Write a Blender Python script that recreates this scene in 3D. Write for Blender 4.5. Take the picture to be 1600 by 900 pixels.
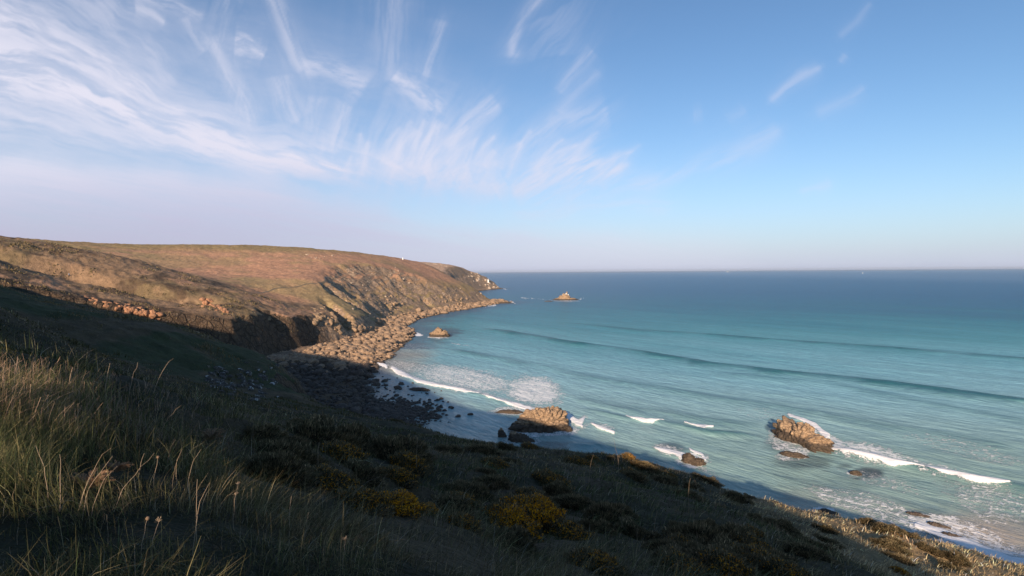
import bpy, bmesh, math, random
import numpy as np
from mathutils import Matrix, Vector
R = math.radians
random.seed(7)
rng = np.random.default_rng(11)
for o in list(bpy.data.objects): bpy.data.objects.remove(o)
sc = bpy.context.scene
C = sc.collection

# ------------------------------------------------------------------ camera
CAMZ = 45.0
cam_data = bpy.data.cameras.new('camera')
cam_data.sensor_width = 36.0
cam_data.lens = 18.0
cam_data.clip_start = 0.05
cam_data.clip_end = 200000
cam = bpy.data.objects.new('camera', cam_data)
C.objects.link(cam)
MC = Matrix.Translation((0, 0, CAMZ)) @ Matrix.Rotation(R(90 - 1.80), 4, 'X') @ Matrix.Rotation(R(-0.414), 4, 'Z')
cam.matrix_world = MC
sc.camera = cam
sc.render.resolution_x, sc.render.resolution_y = 1024, 576

# ------------------------------------------------------------------ sun and sky
SUN_AZ = 16.0      # shadows fall this many degrees to the right of the view direction
SUN_EL = 19.0
sdx, sdy = math.sin(R(SUN_AZ)), math.cos(R(SUN_AZ))       # direction the shadows travel, in plan
sun_dir = Vector((-sdx * math.cos(R(SUN_EL)), -sdy * math.cos(R(SUN_EL)), math.sin(R(SUN_EL))))
sd = bpy.data.lights.new('sun', 'SUN')
sd.energy = 4.9
sd.angle = R(0.53)
sd.color = (1.0, 0.79, 0.60)
so = bpy.data.objects.new('sun', sd)
C.objects.link(so)
so.rotation_euler = (-sun_dir).to_track_quat('-Z', 'Y').to_euler()
sc.view_settings.view_transform = 'Standard'
sc.view_settings.look = 'None'
sc.view_settings.exposure = 0.62
sc.view_settings.gamma = 1.0
sc.view_settings.use_curve_mapping = False

world = bpy.data.worlds.new('World')
sc.world = world
world.use_nodes = True
wn, wl = world.node_tree.nodes, world.node_tree.links
wn.clear()
w_out = wn.new('ShaderNodeOutputWorld')
w_bg = wn.new('ShaderNodeBackground')
w_bg.inputs['Strength'].default_value = 0.088
w_sky = wn.new('ShaderNodeTexSky')
w_sky.sky_type = 'NISHITA'
w_sky.sun_disc = False
w_sky.sun_elevation = R(SUN_EL)
w_sky.sun_rotation = math.atan2(-sdx, -sdy)
w_sky.altitude = 50
w_sky.air_density = 1.0
w_sky.dust_density = 0.4
w_sky.ozone_density = 3.0

def wmath(op, a, b=None, clamp=False):
    n = wn.new('ShaderNodeMath'); n.operation = op; n.use_clamp = clamp
    for i, v in enumerate((a, b)):
        if v is None: continue
        if isinstance(v, (int, float)): n.inputs[i].default_value = v
        else: wl.new(v, n.inputs[i])
    return n.outputs[0]

w_tint = wn.new('ShaderNodeMix'); w_tint.data_type = 'RGBA'; w_tint.blend_type = 'MULTIPLY'; w_tint.inputs['Factor'].default_value = 1.0
wl.new(w_sky.outputs[0], w_tint.inputs['A']); w_tint.inputs['B'].default_value = (0.88, 1.0, 1.07, 1)
wl.new(w_tint.outputs['Result'], w_bg.inputs['Color'])
wl.new(w_bg.outputs[0], w_out.inputs['Surface'])
world.cycles.sampling_method = 'MANUAL'
world.cycles.sample_map_resolution = 512
sc.cycles.max_bounces = 5
sc.cycles.diffuse_bounces = 3
sc.cycles.glossy_bounces = 2
sc.cycles.transparent_max_bounces = 8

# ------------------------------------------------------------------ helpers
def ray(px, py):
    d = MC.to_3x3() @ Vector(((px - 800) / 800.0, -(py - 450) / 800.0, -1.0))
    return d / d.y
def at(px, py, y):
    d = ray(px, py); return (d.x * y, y, CAMZ + d.z * y)
def on_level(px, py, z=0.0):
    d = ray(px, py); y = (z - CAMZ) / d.z
    return (d.x * y, y, z)

def tag(o, label=None, cat=None, group=None, kind=None):
    if label: o['label'] = label
    if cat: o['category'] = cat
    if group: o['group'] = group
    if kind: o['kind'] = kind
    return o
def empty(name, loc, rz=0.0):
    o = bpy.data.objects.new(name, None); C.objects.link(o); o.location = loc; o.rotation_euler[2] = rz; o.empty_display_size = 0.2
    return o
def copy_tree(o, parent=None):
    c = o.copy(); C.objects.link(c); c.parent = parent
    for ch in list(o.children): copy_tree(ch, c)
    return c
def mesh_np(name, V, F, mat=None, parent=None, smooth=True, attrs=None, link=True):
    """V (n,3) float, F (m,k) int with k = 3 or 4"""
    me = bpy.data.meshes.new(name)
    V = np.ascontiguousarray(V, dtype=np.float32); F = np.ascontiguousarray(F, dtype=np.int32)
    n, (m, k) = len(V), F.shape
    me.vertices.add(n); me.vertices.foreach_set('co', V.ravel())
    me.loops.add(m * k); me.loops.foreach_set('vertex_index', F.ravel())
    me.polygons.add(m)
    me.polygons.foreach_set('loop_start', np.arange(0, m * k, k, dtype=np.int32))
    me.polygons.foreach_set('loop_total', np.full(m, k, dtype=np.int32))
    if smooth: me.polygons.foreach_set('use_smooth', np.ones(m, dtype=bool))
    me.update(calc_edges=True)
    for an, arr in (attrs or {}).items():
        if arr.ndim == 2:
            a = me.attributes.new(an, 'FLOAT_COLOR', 'POINT')
            a.data.foreach_set('color', np.concatenate([arr, np.ones((n, 1))], 1).astype(np.float32).ravel())
        else:
            a = me.attributes.new(an, 'FLOAT', 'POINT'); a.data.foreach_set('value', arr.astype(np.float32))
    if mat: me.materials.append(mat)
    if not link: return me
    o = bpy.data.objects.new(name, me); C.objects.link(o); o.parent = parent
    return o

# numpy noise
_perm = rng.random((256, 256)).astype(np.float32)
def vnoise(x, y, seed=0):
    x = x + seed * 17.13; y = y + seed * 9.71
    xi = np.floor(x).astype(np.int64); yi = np.floor(y).astype(np.int64)
    fx = x - xi; fy = y - yi
    fx = fx * fx * fx * (fx * (fx * 6 - 15) + 10); fy = fy * fy * fy * (fy * (fy * 6 - 15) + 10)
    a = _perm[xi & 255, yi & 255]; b = _perm[(xi + 1) & 255, yi & 255]
    c = _perm[xi & 255, (yi + 1) & 255]; d = _perm[(xi + 1) & 255, (yi + 1) & 255]
    return ((a * (1 - fx) + b * fx) * (1 - fy) + (c * (1 - fx) + d * fx) * fy) * 2 - 1
def fbm(x, y, oct=5, seed=0, gain=0.5, ridged=False):
    s = np.zeros(np.shape(x)); a = 1.0; t = 0.0
    ca, sa = math.cos(0.7), math.sin(0.7)
    for i in range(oct):
        n = vnoise(x, y, seed + i * 3)
        if ridged: n = 1 - 2 * np.abs(n)
        s += a * n; t += a; a *= gain
        x, y = (x * ca - y * sa) * 2.03, (x * sa + y * ca) * 2.03
    return s / t
def sstep(a, b, x):
    t = np.clip((x - a) / (b - a), 0, 1); return t * t * (3 - 2 * t)
def seg_dist(x, y, pts, closed=False, want_t=False):
    """distance to a polyline; optional parameter 0..len-1 of the nearest point"""
    pts = np.asarray(pts, float); best = np.full(np.shape(x), 1e12); bt = np.zeros(np.shape(x))
    n = len(pts)
    for i in range(n if closed else n - 1):
        a = pts[i]; b = pts[(i + 1) % n]; dx, dy = b[0] - a[0], b[1] - a[1]; L = dx * dx + dy * dy + 1e-9
        t = np.clip(((x - a[0]) * dx + (y - a[1]) * dy) / L, 0, 1)
        d = (x - a[0] - t * dx) ** 2 + (y - a[1] - t * dy) ** 2
        m = d < best; best = np.where(m, d, best); bt = np.where(m, i + t, bt)
    return (np.sqrt(best), bt) if want_t else np.sqrt(best)
def inside(x, y, pts):
    pts = np.asarray(pts, float); c = np.zeros(np.shape(x), bool); n = len(pts)
    for i in range(n):
        x1, y1 = pts[i][:2]; x2, y2 = pts[(i + 1) % n][:2]
        if y1 == y2: continue
        m = ((y1 > y) != (y2 > y)) & (x < (x2 - x1) * (y - y1) / (y2 - y1) + x1); c ^= m
    return c

# ------------------------------------------------------------------ the lie of the land
# coastline: x, y, beach width, steepness of the cliff (rise over run)
COAST = [
    (900, -700, 6, .8), (420, -230, 6, .8), (250, -70, 5, .9), (150, 10, 5, .9), (105, 42, 4, .8), (78, 66, 4, .8), (48, 74, 4, .8), (25, 84, 4, .9), (4, 96, 4, 1.0),
    (-14, 112, 6, 1.1), (-30, 132, 9, 1.1), (-41, 156, 14, 1.1), (-52, 178, 30, 1.3), (-62, 205, 44, 1.7), (-66, 232, 54, 2.0), (-68, 262, 53, 2.0), (-70, 300, 42, 1.9),
    (-72, 345, 27, 1.2), (-74, 378, 26, 1.1), (-92, 430, 18, .65), (-92, 500, 20, .6), (-74, 575, 18, .6), (-50, 640, 16, .65), (-30, 700, 20, .7), (-6, 758, 26, .6),
    (-4, 775, 26, .6), (-40, 800, 14, .7), (-80, 880, 10, .9), (-95, 1000, 10, 1.0), (-85, 1180, 10, 1.0), (-55, 1310, 10, .9), (-24, 1380, 9, .8), (-30, 1440, 9, 1.0), (-160, 1640, 9, 1.0),
    (-700, 2100, 10, .7), (-2400, 2400, 10, .7), (-2600, -1500, 10, .7), (900, -1500, 10, .7),
]
LANDPTS = [
    # the slope under the camera
    (0, 0, 43.4), (-5, 5, 43.3), (-10, 11, 43.4), (0, -4, 44.7), (-6, -2, 44.7), (4, 6, 40.0), (10, 2, 39.0), (14, -8, 40.2), (10, 12, 36.6), (0, 14, 38.0), (20, 10, 32.9), (22, 22, 28.9), (0, 30, 33.2), (10, 34, 30.2), (9, 24, 33.9), (5, 27, 33.8), (-14, 26, 37.4),
    (0, 50, 27.4), (-2, 68, 21.6), (27, 50, 21.5), (17, 47, 25.1), (12, 56, 24.2), (27, 36, 23.9), (45, 45, 18.1), (44, 36, 20.4), (36, 30, 23.2), (46, 26, 22.4), (34, 42, 22.0), (70, 40, 13.0), (-22, 78, 22.6), (-42, 90, 22.6), (-22, 50, 30.6), (-40, 60, 31.5), (-45, 40, 38.0), (-25, 15, 44.0), (-45, 15, 49.0), (-70, 60, 46.0),
    (90, 20, 13.6), (60, -10, 26.0), (36, -15, 35.5), (21, -25, 41.5), (8, -7, 42.9), (-14, 2, 46.8), (-32, 5, 51.8), (-48, 6, 55.2), (-90, 21, 65.0), (-133, 41, 74.5), (-165, 70, 74.0), (-190, 100, 69.0), (-230, 110, 69.0),
    (0, -22, 49.3), (-25, -20, 54.0), (-60, -20, 60.5), (-150, 0, 80.0), (-60, -120, 82.0), (60, -120, 66.0), (150, -80, 38.0), (-400, 0, 90.0), (-400, -300, 95), (100, -400, 90),
    # the dark spur beyond
    at(370, 600, 104), at(320, 565, 108), at(250, 522, 112), at(130, 484, 114), at(0, 457, 116), at(100, 560, 80), at(0, 540, 75), at(250, 580, 88),
    # the sunlit shoulder
    at(440, 479, 300), at(400, 464, 300), at(300, 436, 300), at(200, 406, 298), at(100, 385, 290), at(0, 369, 282), at(0, 440, 190), at(120, 468, 200), at(250, 493, 214), at(330, 488, 240), at(108, 432, 245), at(250, 450, 262), at(0, 400, 235),
    (-420, 250, 80), (-520, 400, 88),
    # the long brown hill of the headland
    at(200, 382, 620), at(300, 382, 620), at(400, 385, 630), at(500, 391, 660), at(600, 401, 740), at(650, 409, 800), at(700, 425, 820), at(730, 441, 785), at(758, 458, 765),
    at(300, 405, 500), at(400, 430, 440), at(500, 440, 420), at(440, 472, 350), at(490, 478, 350), at(600, 430, 560), at(600, 455, 470), at(650, 440, 600), at(700, 445, 690), at(660, 462, 560), at(560, 468, 420),
    (-280, 380, 50), (-380, 480, 66), (-700, 700, 88), (-500, 900, 74), (-300, 900, 66), (-170, 900, 50),
    # the far pale head
    at(690, 412, 1250), at(730, 420, 1300), at(750, 428, 1340), at(766, 433, 1370), at(776, 441, 1385), (-300, 1300, 74), (-200, 1080, 56), (-700, 1500, 70), (-1500, 1500, 80), (-1500, 0, 100), (-2500, 2300, 60), (-2500, -1400, 100), (800, -1400, 100),
]
_lp = np.array([p[:3] for p in LANDPTS], float)
def _phi(d2, s=1e-9): return 0.5 * d2 * np.log(d2 + 1e-9)
def _tps_fit(P, lam=2.0):
    X = P[:, :2] / 100.0; n = len(P)
    d2 = ((X[:, None] - X[None]) ** 2).sum(-1)
    K = _phi(d2) + np.eye(n) * lam * 1e-4
    Q = np.c_[np.ones(n), X]
    A = np.block([[K, Q], [Q.T, np.zeros((3, 3))]])
    w = np.linalg.solve(A, np.r_[P[:, 2], 0, 0, 0]); return X, w
_X, _w = _tps_fit(_lp)
def land(x, y):
    xs = x / 100.0; ys = y / 100.0
    z = _w[-3] + _w[-2] * xs + _w[-1] * ys
    for (cx, cy), w in zip(_X, _w[:-3]):
        z = z + w * _phi((xs - cx) ** 2 + (ys - cy) ** 2)
    return z
_coast = np.array(COAST)
GULLIES = []
TRENCH = []
def height(x, y, detail=True):
    """returns z, rockiness, signed distance inland"""
    wx = x + 5.0 * fbm(x / 38, y / 38, 4, 1) * sstep(60, 160, np.hypot(x, y)) + 1.2 * fbm(x / 7, y / 7, 3, 61)
    wy_ = y + 5.0 * fbm(x / 38, y / 38, 4, 2) * sstep(60, 160, np.hypot(x, y)) + 1.2 * fbm(x / 7, y / 7, 3, 62)
    d, t = seg_dist(wx, wy_, _coast[:, :2], True, True)
    ins = inside(wx, wy_, _coast[:, :2])
    d = np.where(ins, d, -d)
    ti = np.floor(t).astype(int) % len(_coast); tf = t - np.floor(t); tj = (ti + 1) % len(_coast)
    bw = _coast[ti, 2] * (1 - tf) + _coast[tj, 2] * tf
    st = _coast[ti, 3] * (1 - tf) + _coast[tj, 3] * tf
    L = land(x, y)
    for pts, w, dep in TRENCH:
        gd = seg_dist(wx, wy_, pts); L = L - dep * sstep(w, 0, gd)
    for pts, w, dep in GULLIES:
        gd, gt = seg_dist(wx, wy_, pts, False, True)
        k = gt / (len(pts) - 1)
        prof = np.clip(1 - gd / (w * (0.45 + 0.55 * k)), 0, 1)
        L = L - dep * sstep(0, 0.5, k * 1.0 + 0.05) * prof ** 0.8
    L = np.where(ins, np.maximum(L, 0.9 + 0.05 * np.clip(d, 0, 80)), L)
    far = sstep(70, 170, np.hypot(x, y))
    cn = fbm(x / 26, y / 26, 5, 5, 0.55, True)
    c2 = fbm(x / 9, y / 9, 4, 8, 0.55, True)
    cliff = 0.3 + 0.07 * np.clip(d, -1e9, 1e9) + st * np.clip(d - bw, 0, None)
    cliff = cliff + far * (sstep(bw - 2, bw + 18, d) * (np.where(y > 330, 3.4, 5.5) * cn + 2.0 * c2)) + (1 - far) * 1.0 * c2 * sstep(0, 6, d)
    cliff = np.where(d < 0, np.maximum(0.3 + 0.22 * d, -6), cliff)
    # smooth minimum
    k = 3.0
    h = np.clip(0.5 + 0.5 * (L - cliff) / k, 0, 1)
    z = L * (1 - h) + cliff * h - k * h * (1 - h)
    rock = sstep(-1.5, 4.0, L - cliff)
    return z, rock, d, bw, L


def _hit(px, py, near=60.0, far=1500.0):
    d_ = ray(px, py); yy = np.exp(np.linspace(math.log(near), math.log(far), 700)); h_ = height(d_.x * yy, yy)[0]; k = int(np.argmax(CAMZ + d_.z * yy < h_)); return (d_.x * yy[k], yy[k])
def _gl(near, *pts): return [_hit(a, b, near) for a, b in pts]
_g = [   # gullies: polyline in plan, width, depth towards the mouth
    ([(-330, 140), (-230, 165), (-185, 181), (-150, 196), (-118, 212), (-90, 216)], 28, 36),
    (_gl(250, (498, 438), (520, 452), (560, 478), (625, 506)), 15, 17),
    (_gl(300, (612, 432), (632, 448), (655, 468), (676, 480)), 15, 14),
    (_gl(300, (652, 452), (662, 466), (668, 478)), 10, 9),
    (_gl(250, (508, 462), (525, 485), (545, 515)), 9, 9),
    (_gl(200, (395, 482), (440, 515), (500, 558)), 12, 10),
]
GULLIES.extend(_g)
TRENCH.append((_gl(150, (-60, 376), (0, 396), (60, 413), (110, 427), (170, 442), (240, 456), (320, 468)), 13, 5.5))
# ------------------------------------------------------------------ materials
def new_mat(name):
    m = bpy.data.materials.new(name); m.use_nodes = True
    nt = m.node_tree; nt.nodes.clear()
    out = nt.nodes.new('ShaderNodeOutputMaterial'); b = nt.nodes.new('ShaderNodeBsdfPrincipled')
    nt.links.new(b.outputs[0], out.inputs['Surface'])
    return m, nt, b
class NT:
    """tiny node helper"""
    def __init__(s, nt): s.nt = nt
    def _in(s, n, i, v):
        if v is None: return
        if isinstance(v, bpy.types.NodeSocket): s.nt.links.new(v, n.inputs[i])
        else: n.inputs[i].default_value = v
    def math(s, op, a, b=None, clamp=False):
        n = s.nt.nodes.new('ShaderNodeMath'); n.operation = op; n.use_clamp = clamp; s._in(n, 0, a); s._in(n, 1, b); return n.outputs[0]
    def attr(s, name, out='Fac'):
        n = s.nt.nodes.new('ShaderNodeAttribute'); n.attribute_name = name; return n.outputs[out]
    def obj(s): return s.nt.nodes.new('ShaderNodeTexCoord').outputs['Object']
    def pos(s): return s.nt.nodes.new('ShaderNodeNewGeometry').outputs['Position']
    def scale(s, v, k):
        n = s.nt.nodes.new('ShaderNodeVectorMath'); n.operation = 'MULTIPLY'; s._in(n, 0, v); n.inputs[1].default_value = k; return n.outputs[0]
    def rot(s, v, a):
        n = s.nt.nodes.new('ShaderNodeVectorRotate'); n.rotation_type = 'Z_AXIS'; s._in(n, 0, v); n.inputs['Angle'].default_value = a; return n.outputs[0]
    def noise(s, v, sc_, det=4, rough=0.55, dist=0.0, out='Fac'):
        n = s.nt.nodes.new('ShaderNodeTexNoise'); s._in(n, 'Vector', v); n.inputs['Scale'].default_value = sc_; n.inputs['Detail'].default_value = det
        n.inputs['Roughness'].default_value = rough; n.inputs['Distortion'].default_value = dist; return n.outputs[out]
    def voro(s, v, sc_, feat='F1', out='Distance', rnd=1.0):
        n = s.nt.nodes.new('ShaderNodeTexVoronoi'); n.feature = feat; s._in(n, 'Vector', v); n.inputs['Scale'].default_value = sc_; n.inputs['Randomness'].default_value = rnd
        return n.outputs[out]
    def ramp(s, v, a, b, lo=0.0, hi=1.0, smooth=True):
        n = s.nt.nodes.new('ShaderNodeMapRange'); n.interpolation_type = 'SMOOTHSTEP' if smooth else 'LINEAR'; s._in(n, 'Value', v)
        n.inputs['From Min'].default_value = a; n.inputs['From Max'].default_value = b; n.inputs['To Min'].default_value = lo; n.inputs['To Max'].default_value = hi
        return n.outputs[0]
    def mix(s, f, a, b, mode='MIX'):
        n = s.nt.nodes.new('ShaderNodeMix'); n.data_type = 'RGBA'; n.blend_type = mode
        s._in(n, 'Factor', f); s._in(n, 'A', a if isinstance(a, bpy.types.NodeSocket) else (*a, 1)); s._in(n, 'B', b if isinstance(b, bpy.types.NodeSocket) else (*b, 1))
        return n.outputs['Result']
    def bump(s, h, strength, dist, normal=None):
        n = s.nt.nodes.new('ShaderNodeBump'); s._in(n, 'Height', h); s._in(n, 'Strength', strength); n.inputs['Distance'].default_value = dist; s._in(n, 'Normal', normal); return n.outputs[0]

def terrain_material():
    m, nt, b = new_mat('heath_and_rock'); N = NT(nt)
    p = N.pos(); col = N.attr('albedo', 'Color'); rock = N.attr('rocky')
    n1 = N.noise(p, 0.35, 6, 0.65); n2 = N.noise(p, 0.06, 5, 0.6); n3 = N.noise(p, 2.5, 4, 0.6)
    v = N.math('ADD', N.ramp(n1, 0.25, 0.75, 0.62, 1.38, False), N.ramp(n3, 0.25, 0.75, -0.18, 0.18, False))
    c = N.mix(1.0, col, N.mix(0.0, (1, 1, 1), (1, 1, 1)), 'MULTIPLY')
    vv = nt.nodes.new('ShaderNodeVectorMath'); vv.operation = 'SCALE'; nt.links.new(col, vv.inputs[0]); nt.links.new(v, vv.inputs['Scale'])
    # granite: cracks and blocks
    vo = N.voro(N.scale(p, (1, 1, 0.7)), 0.28, 'DISTANCE_TO_EDGE'); vo2 = N.voro(N.scale(p, (1, 1, .7)), 0.8, 'DISTANCE_TO_EDGE')
    crack = N.math('MULTIPLY', N.ramp(vo, 0, 0.10, 0.0, 1), N.ramp(vo2, 0, 0.09, 0.25, 1))
    rc = N.mix(N.ramp(n1, 0.35, 0.65), (0.40, 0.27, 0.17), (0.27, 0.19, 0.135))
    rc = N.mix(N.ramp(N.noise(p, 0.9, 4), 0.55, 0.72), rc, (0.50, 0.42, 0.32))
    rc = N.mix(N.ramp(crack, 0, 1, 0.6, 0.0), rc, (0.06, 0.045, 0.035))
    rk = N.ramp(N.math('ADD', rock, N.math('MULTIPLY', N.math('SUBTRACT', n1, 0.5), 1.6)), 0.42, 0.62)
    rcs = nt.nodes.new('ShaderNodeVectorMath'); rcs.operation = 'SCALE'; nt.links.new(rc, rcs.inputs[0]); nt.links.new(N.attr('stone_tone'), rcs.inputs['Scale'])
    fin = N.mix(rk, vv.outputs[0], rcs.outputs[0])
    nt.links.new(fin, b.inputs['Base Color']); b.inputs['Roughness'].default_value = 0.95; b.inputs['Specular IOR Level'].default_value = 0.15
    hg = N.math('ADD', N.math('MULTIPLY', n1, 1.0), N.math('MULTIPLY', n3, 0.25))
    hr = N.math('ADD', N.math('MULTIPLY', crack, 0.8), N.math('MULTIPLY', n1, 1.6))
    h = nt.nodes.new('ShaderNodeMix'); h.data_type = 'FLOAT'; nt.links.new(rk, h.inputs['Factor']); nt.links.new(hg, h.inputs[2]); nt.links.new(hr, h.inputs[3])
    nt.links.new(N.bump(h.outputs[0], 0.6, 1.2), b.inputs['Normal'])
    return m
M_TERRAIN = terrain_material()

# ------------------------------------------------------------------ terrain mesh: rings round the viewpoint, finer where the coast is near
def geo(a, b, q): return list(a * np.exp(np.arange(0, math.log(b / a), math.log(1 + q))))
rad = np.array([0.01] + geo(0.4, 60, 0.018) + geo(60, 1000, 0.0048) + geo(1000, 1500, 0.009) + geo(1500, 3400, 0.08))
_fr = np.arctan(np.linspace(math.tan(R(-50)), math.tan(R(51)), 940))
azs = np.concatenate([np.linspace(R(-180), R(-50), 90)[:-1], _fr, np.linspace(R(51), R(180), 60)[1:]])
def polar(rad, azs):
    rr, aa = np.meshgrid(rad, azs, indexing='ij'); return rr * np.sin(aa), rr * np.cos(aa)
def grid_faces(nr, nc):
    i = np.arange(nr - 1)[:, None] * nc + np.arange(nc - 1)[None]
    return np.stack([i, i + 1, i + nc + 1, i + nc], -1).reshape(-1, 4)

def albedo(x, y, z, rock, d, bw, L):
    n = len(x); r = np.hypot(x, y)
    f1 = fbm(x / 60, y / 60, 4, 21); f2 = fbm(x / 14, y / 14, 4, 22); f3 = fbm(x / 5, y / 5, 3, 23); f0 = fbm(x / 130, y / 50, 3, 24)
    def L3(a, b, t): return np.asarray(a)[None] * (1 - t[:, None]) + np.asarray(b)[None] * t[:, None] if not isinstance(a, np.ndarray) else a * (1 - t[:, None]) + (b if isinstance(b, np.ndarray) else np.asarray(b)[None]) * t[:, None]
    olive = (0.265, 0.170, 0.100); green = (0.205, 0.145, 0.078); bracken = (0.40, 0.225, 0.14); straw = (0.32, 0.22, 0.125); dark = (0.045, 0.042, 0.02)
    # shoulder (C) and dark spur
    c = L3(olive, straw, sstep(-0.1, 0.35, f2 * 0.6 + f1 * 0.6))
    c = L3(c, green, sstep(0.05, 0.35, fbm(x / 30, y / 30, 3, 26)))
    c = L3(c, bracken, sstep(-0.05, 0.3, f1 - 0.5 * f2) * 0.6)
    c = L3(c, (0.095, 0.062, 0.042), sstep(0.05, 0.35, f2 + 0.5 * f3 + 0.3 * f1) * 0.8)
    # headland hill: bracken with olive and green strips
    hd = sstep(300, 350, y + 0.15 * x + 20 * f1)
    h = L3(bracken, (0.33, 0.215, 0.12), sstep(-0.15, 0.3, f1 + 0.4 * f2))
    h = L3(h, (0.29, 0.215, 0.11), sstep(0.15, 0.45, f0 + 0.3 * f2) * .8)
    top = sstep(-14, -2, L - 78)
    h = L3(h, (0.23, 0.18, 0.08), top * 0.7)
    h = L3(h, (0.28, 0.21, 0.105), sstep(60, 25, d - bw + 12 * f2) * 0.75)
    c = L3(c, h, hd)
    # pale rocky head
    c = L3(c, (0.46, 0.31, 0.21), sstep(840, 900, y) * 0.95)
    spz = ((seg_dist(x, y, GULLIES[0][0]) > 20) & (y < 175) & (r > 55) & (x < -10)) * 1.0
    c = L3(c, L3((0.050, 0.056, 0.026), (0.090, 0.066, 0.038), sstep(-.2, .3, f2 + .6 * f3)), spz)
    # near slope
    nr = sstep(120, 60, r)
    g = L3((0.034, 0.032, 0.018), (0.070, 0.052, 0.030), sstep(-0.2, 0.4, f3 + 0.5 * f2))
    g = L3(g, (0.30, 0.21, 0.11), sstep(14, 34, x + 6 * f3))  # right side brightened towards straw, its sunlight put into the ground colour
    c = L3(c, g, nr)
    # beach platform
    bm = sstep(bw + 6, bw - 2, d + 3 * f2)
    bch = L3((0.37, 0.25, 0.155), (0.22, 0.15, 0.10), sstep(-0.2, 0.5, f3))
    bch = L3(bch, (0.10, 0.075, 0.055), sstep(5, 1, d + 2 * f3))
    c = L3(c, bch, bm)
    rk = rock * sstep(-0.35, 0.15, f2 + 0.6 * f3 + 0.35 * (rock - 0.5))
    rk = np.maximum(rk, sstep(0.32, 0.5, f2 * 0.7 + f3 * 0.5) * 0.75 * sstep(90, 30, d - bw) * (r > 130))
    rk = np.maximum(rk, sstep(900, 1000, y) * 0.6 * sstep(-0.2, 0.3, f2))
    rk = rk * (1 - bm) + 0.3 * bm
    return np.clip(c, 0, 1), rk

X, Y = polar(rad, azs)
shape = X.shape
x, y = X.ravel(), Y.ravel()
z, rock, d, bw, L = height(x, y)
r = np.hypot(x, y)
f_h = sstep(60, 140, r)
z = z + np.where(d > bw, 1, 0.3) * (d > 0) * (f_h * (1.5 * fbm(x / 16, y / 16, 5, 31, 0.6) + np.where(y > 330, .32, .6) * fbm(x / 4, y / 4, 3, 33, 0.6)) + (1 - f_h) * sstep(1.5, 8, r) * (0.55 * fbm(x / 5, y / 5, 4, 34, 0.55) + 0.26 * fbm(x / 1.5, y / 1.5, 3, 37) * sstep(3, 10, r)))
z = z + sstep(0, 3, d) * sstep(bw + 8, bw, d) * (r > 100) * (0.9 * fbm(x / 3.2, y / 3.2, 3, 36, 0.6, True) + 0.6)
ZT = z.reshape(shape)
_gr = np.gradient(ZT, axis=0) / np.maximum(np.gradient(r.reshape(shape), axis=0), .01); _ga = np.gradient(ZT, axis=1) / np.maximum(np.abs(np.gradient(np.broadcast_to(azs[None], shape), axis=1)) * r.reshape(shape), .01)
steep = np.hypot(_gr, _ga).ravel()
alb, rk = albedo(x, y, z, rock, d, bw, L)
rk = np.maximum(rk * sstep(0.25, 0.8, steep) * (z > 4) + rk * (z <= 4), sstep(0.75, 1.25, steep) * (r > 75) * sstep(12, 20, seg_dist(x, y, TRENCH[0][0])))
# cove rock darkened for wet, lichen and painted shade, ravine rock for painted deep shade; that of the headland is warm granite
_gd = seg_dist(x, y, GULLIES[0][0])
alb = alb * (1 - 0.62 * sstep(262, 236, y - 0.3 * x - 20) * sstep(12, 7, z) * (r > 100))[:, None]  # shade on the cove floor painted into the ground colour
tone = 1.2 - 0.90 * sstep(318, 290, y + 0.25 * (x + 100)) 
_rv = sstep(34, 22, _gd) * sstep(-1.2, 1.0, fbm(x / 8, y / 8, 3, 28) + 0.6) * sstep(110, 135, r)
rk = np.maximum(rk, _rv * sstep(.3, .6, steep)); alb = alb * (1 - 0.6 * _rv * sstep(60, 50, z))[:, None]  # deep shade of the ravine painted as darker rock and ground
F = grid_faces(*shape)
keep = (z[F].max(1) > -3.0)
F = F[keep]
fr = r[F].mean(1)
def sub(name, F):
    u, inv_ = np.unique(F, return_inverse=True)
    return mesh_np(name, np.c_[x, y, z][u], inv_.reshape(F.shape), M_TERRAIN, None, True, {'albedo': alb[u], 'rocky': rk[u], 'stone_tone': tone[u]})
tag(sub('foreground_slope', F[fr < 125]), kind='structure')
tag(sub('headland', F[fr >= 125]), kind='structure')

from math import log
def ground(px_, py_):
    """terrain height at plan points (bilinear in the ring grid)"""
    px_ = np.atleast_1d(np.asarray(px_, float)); py_ = np.atleast_1d(np.asarray(py_, float))
    rr = np.hypot(px_, py_); aa = np.arctan2(px_, py_)
    i = np.clip(np.searchsorted(rad, rr) - 1, 0, len(rad) - 2); j = np.clip(np.searchsorted(azs, aa) - 1, 0, len(azs) - 2)
    fi = (rr - rad[i]) / (rad[i + 1] - rad[i]); fj = (aa - azs[j]) / (azs[j + 1] - azs[j])
    return ZT[i, j] * (1 - fi) * (1 - fj) + ZT[i + 1, j] * fi * (1 - fj) + ZT[i, j + 1] * (1 - fi) * fj + ZT[i + 1, j + 1] * fi * fj
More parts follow.
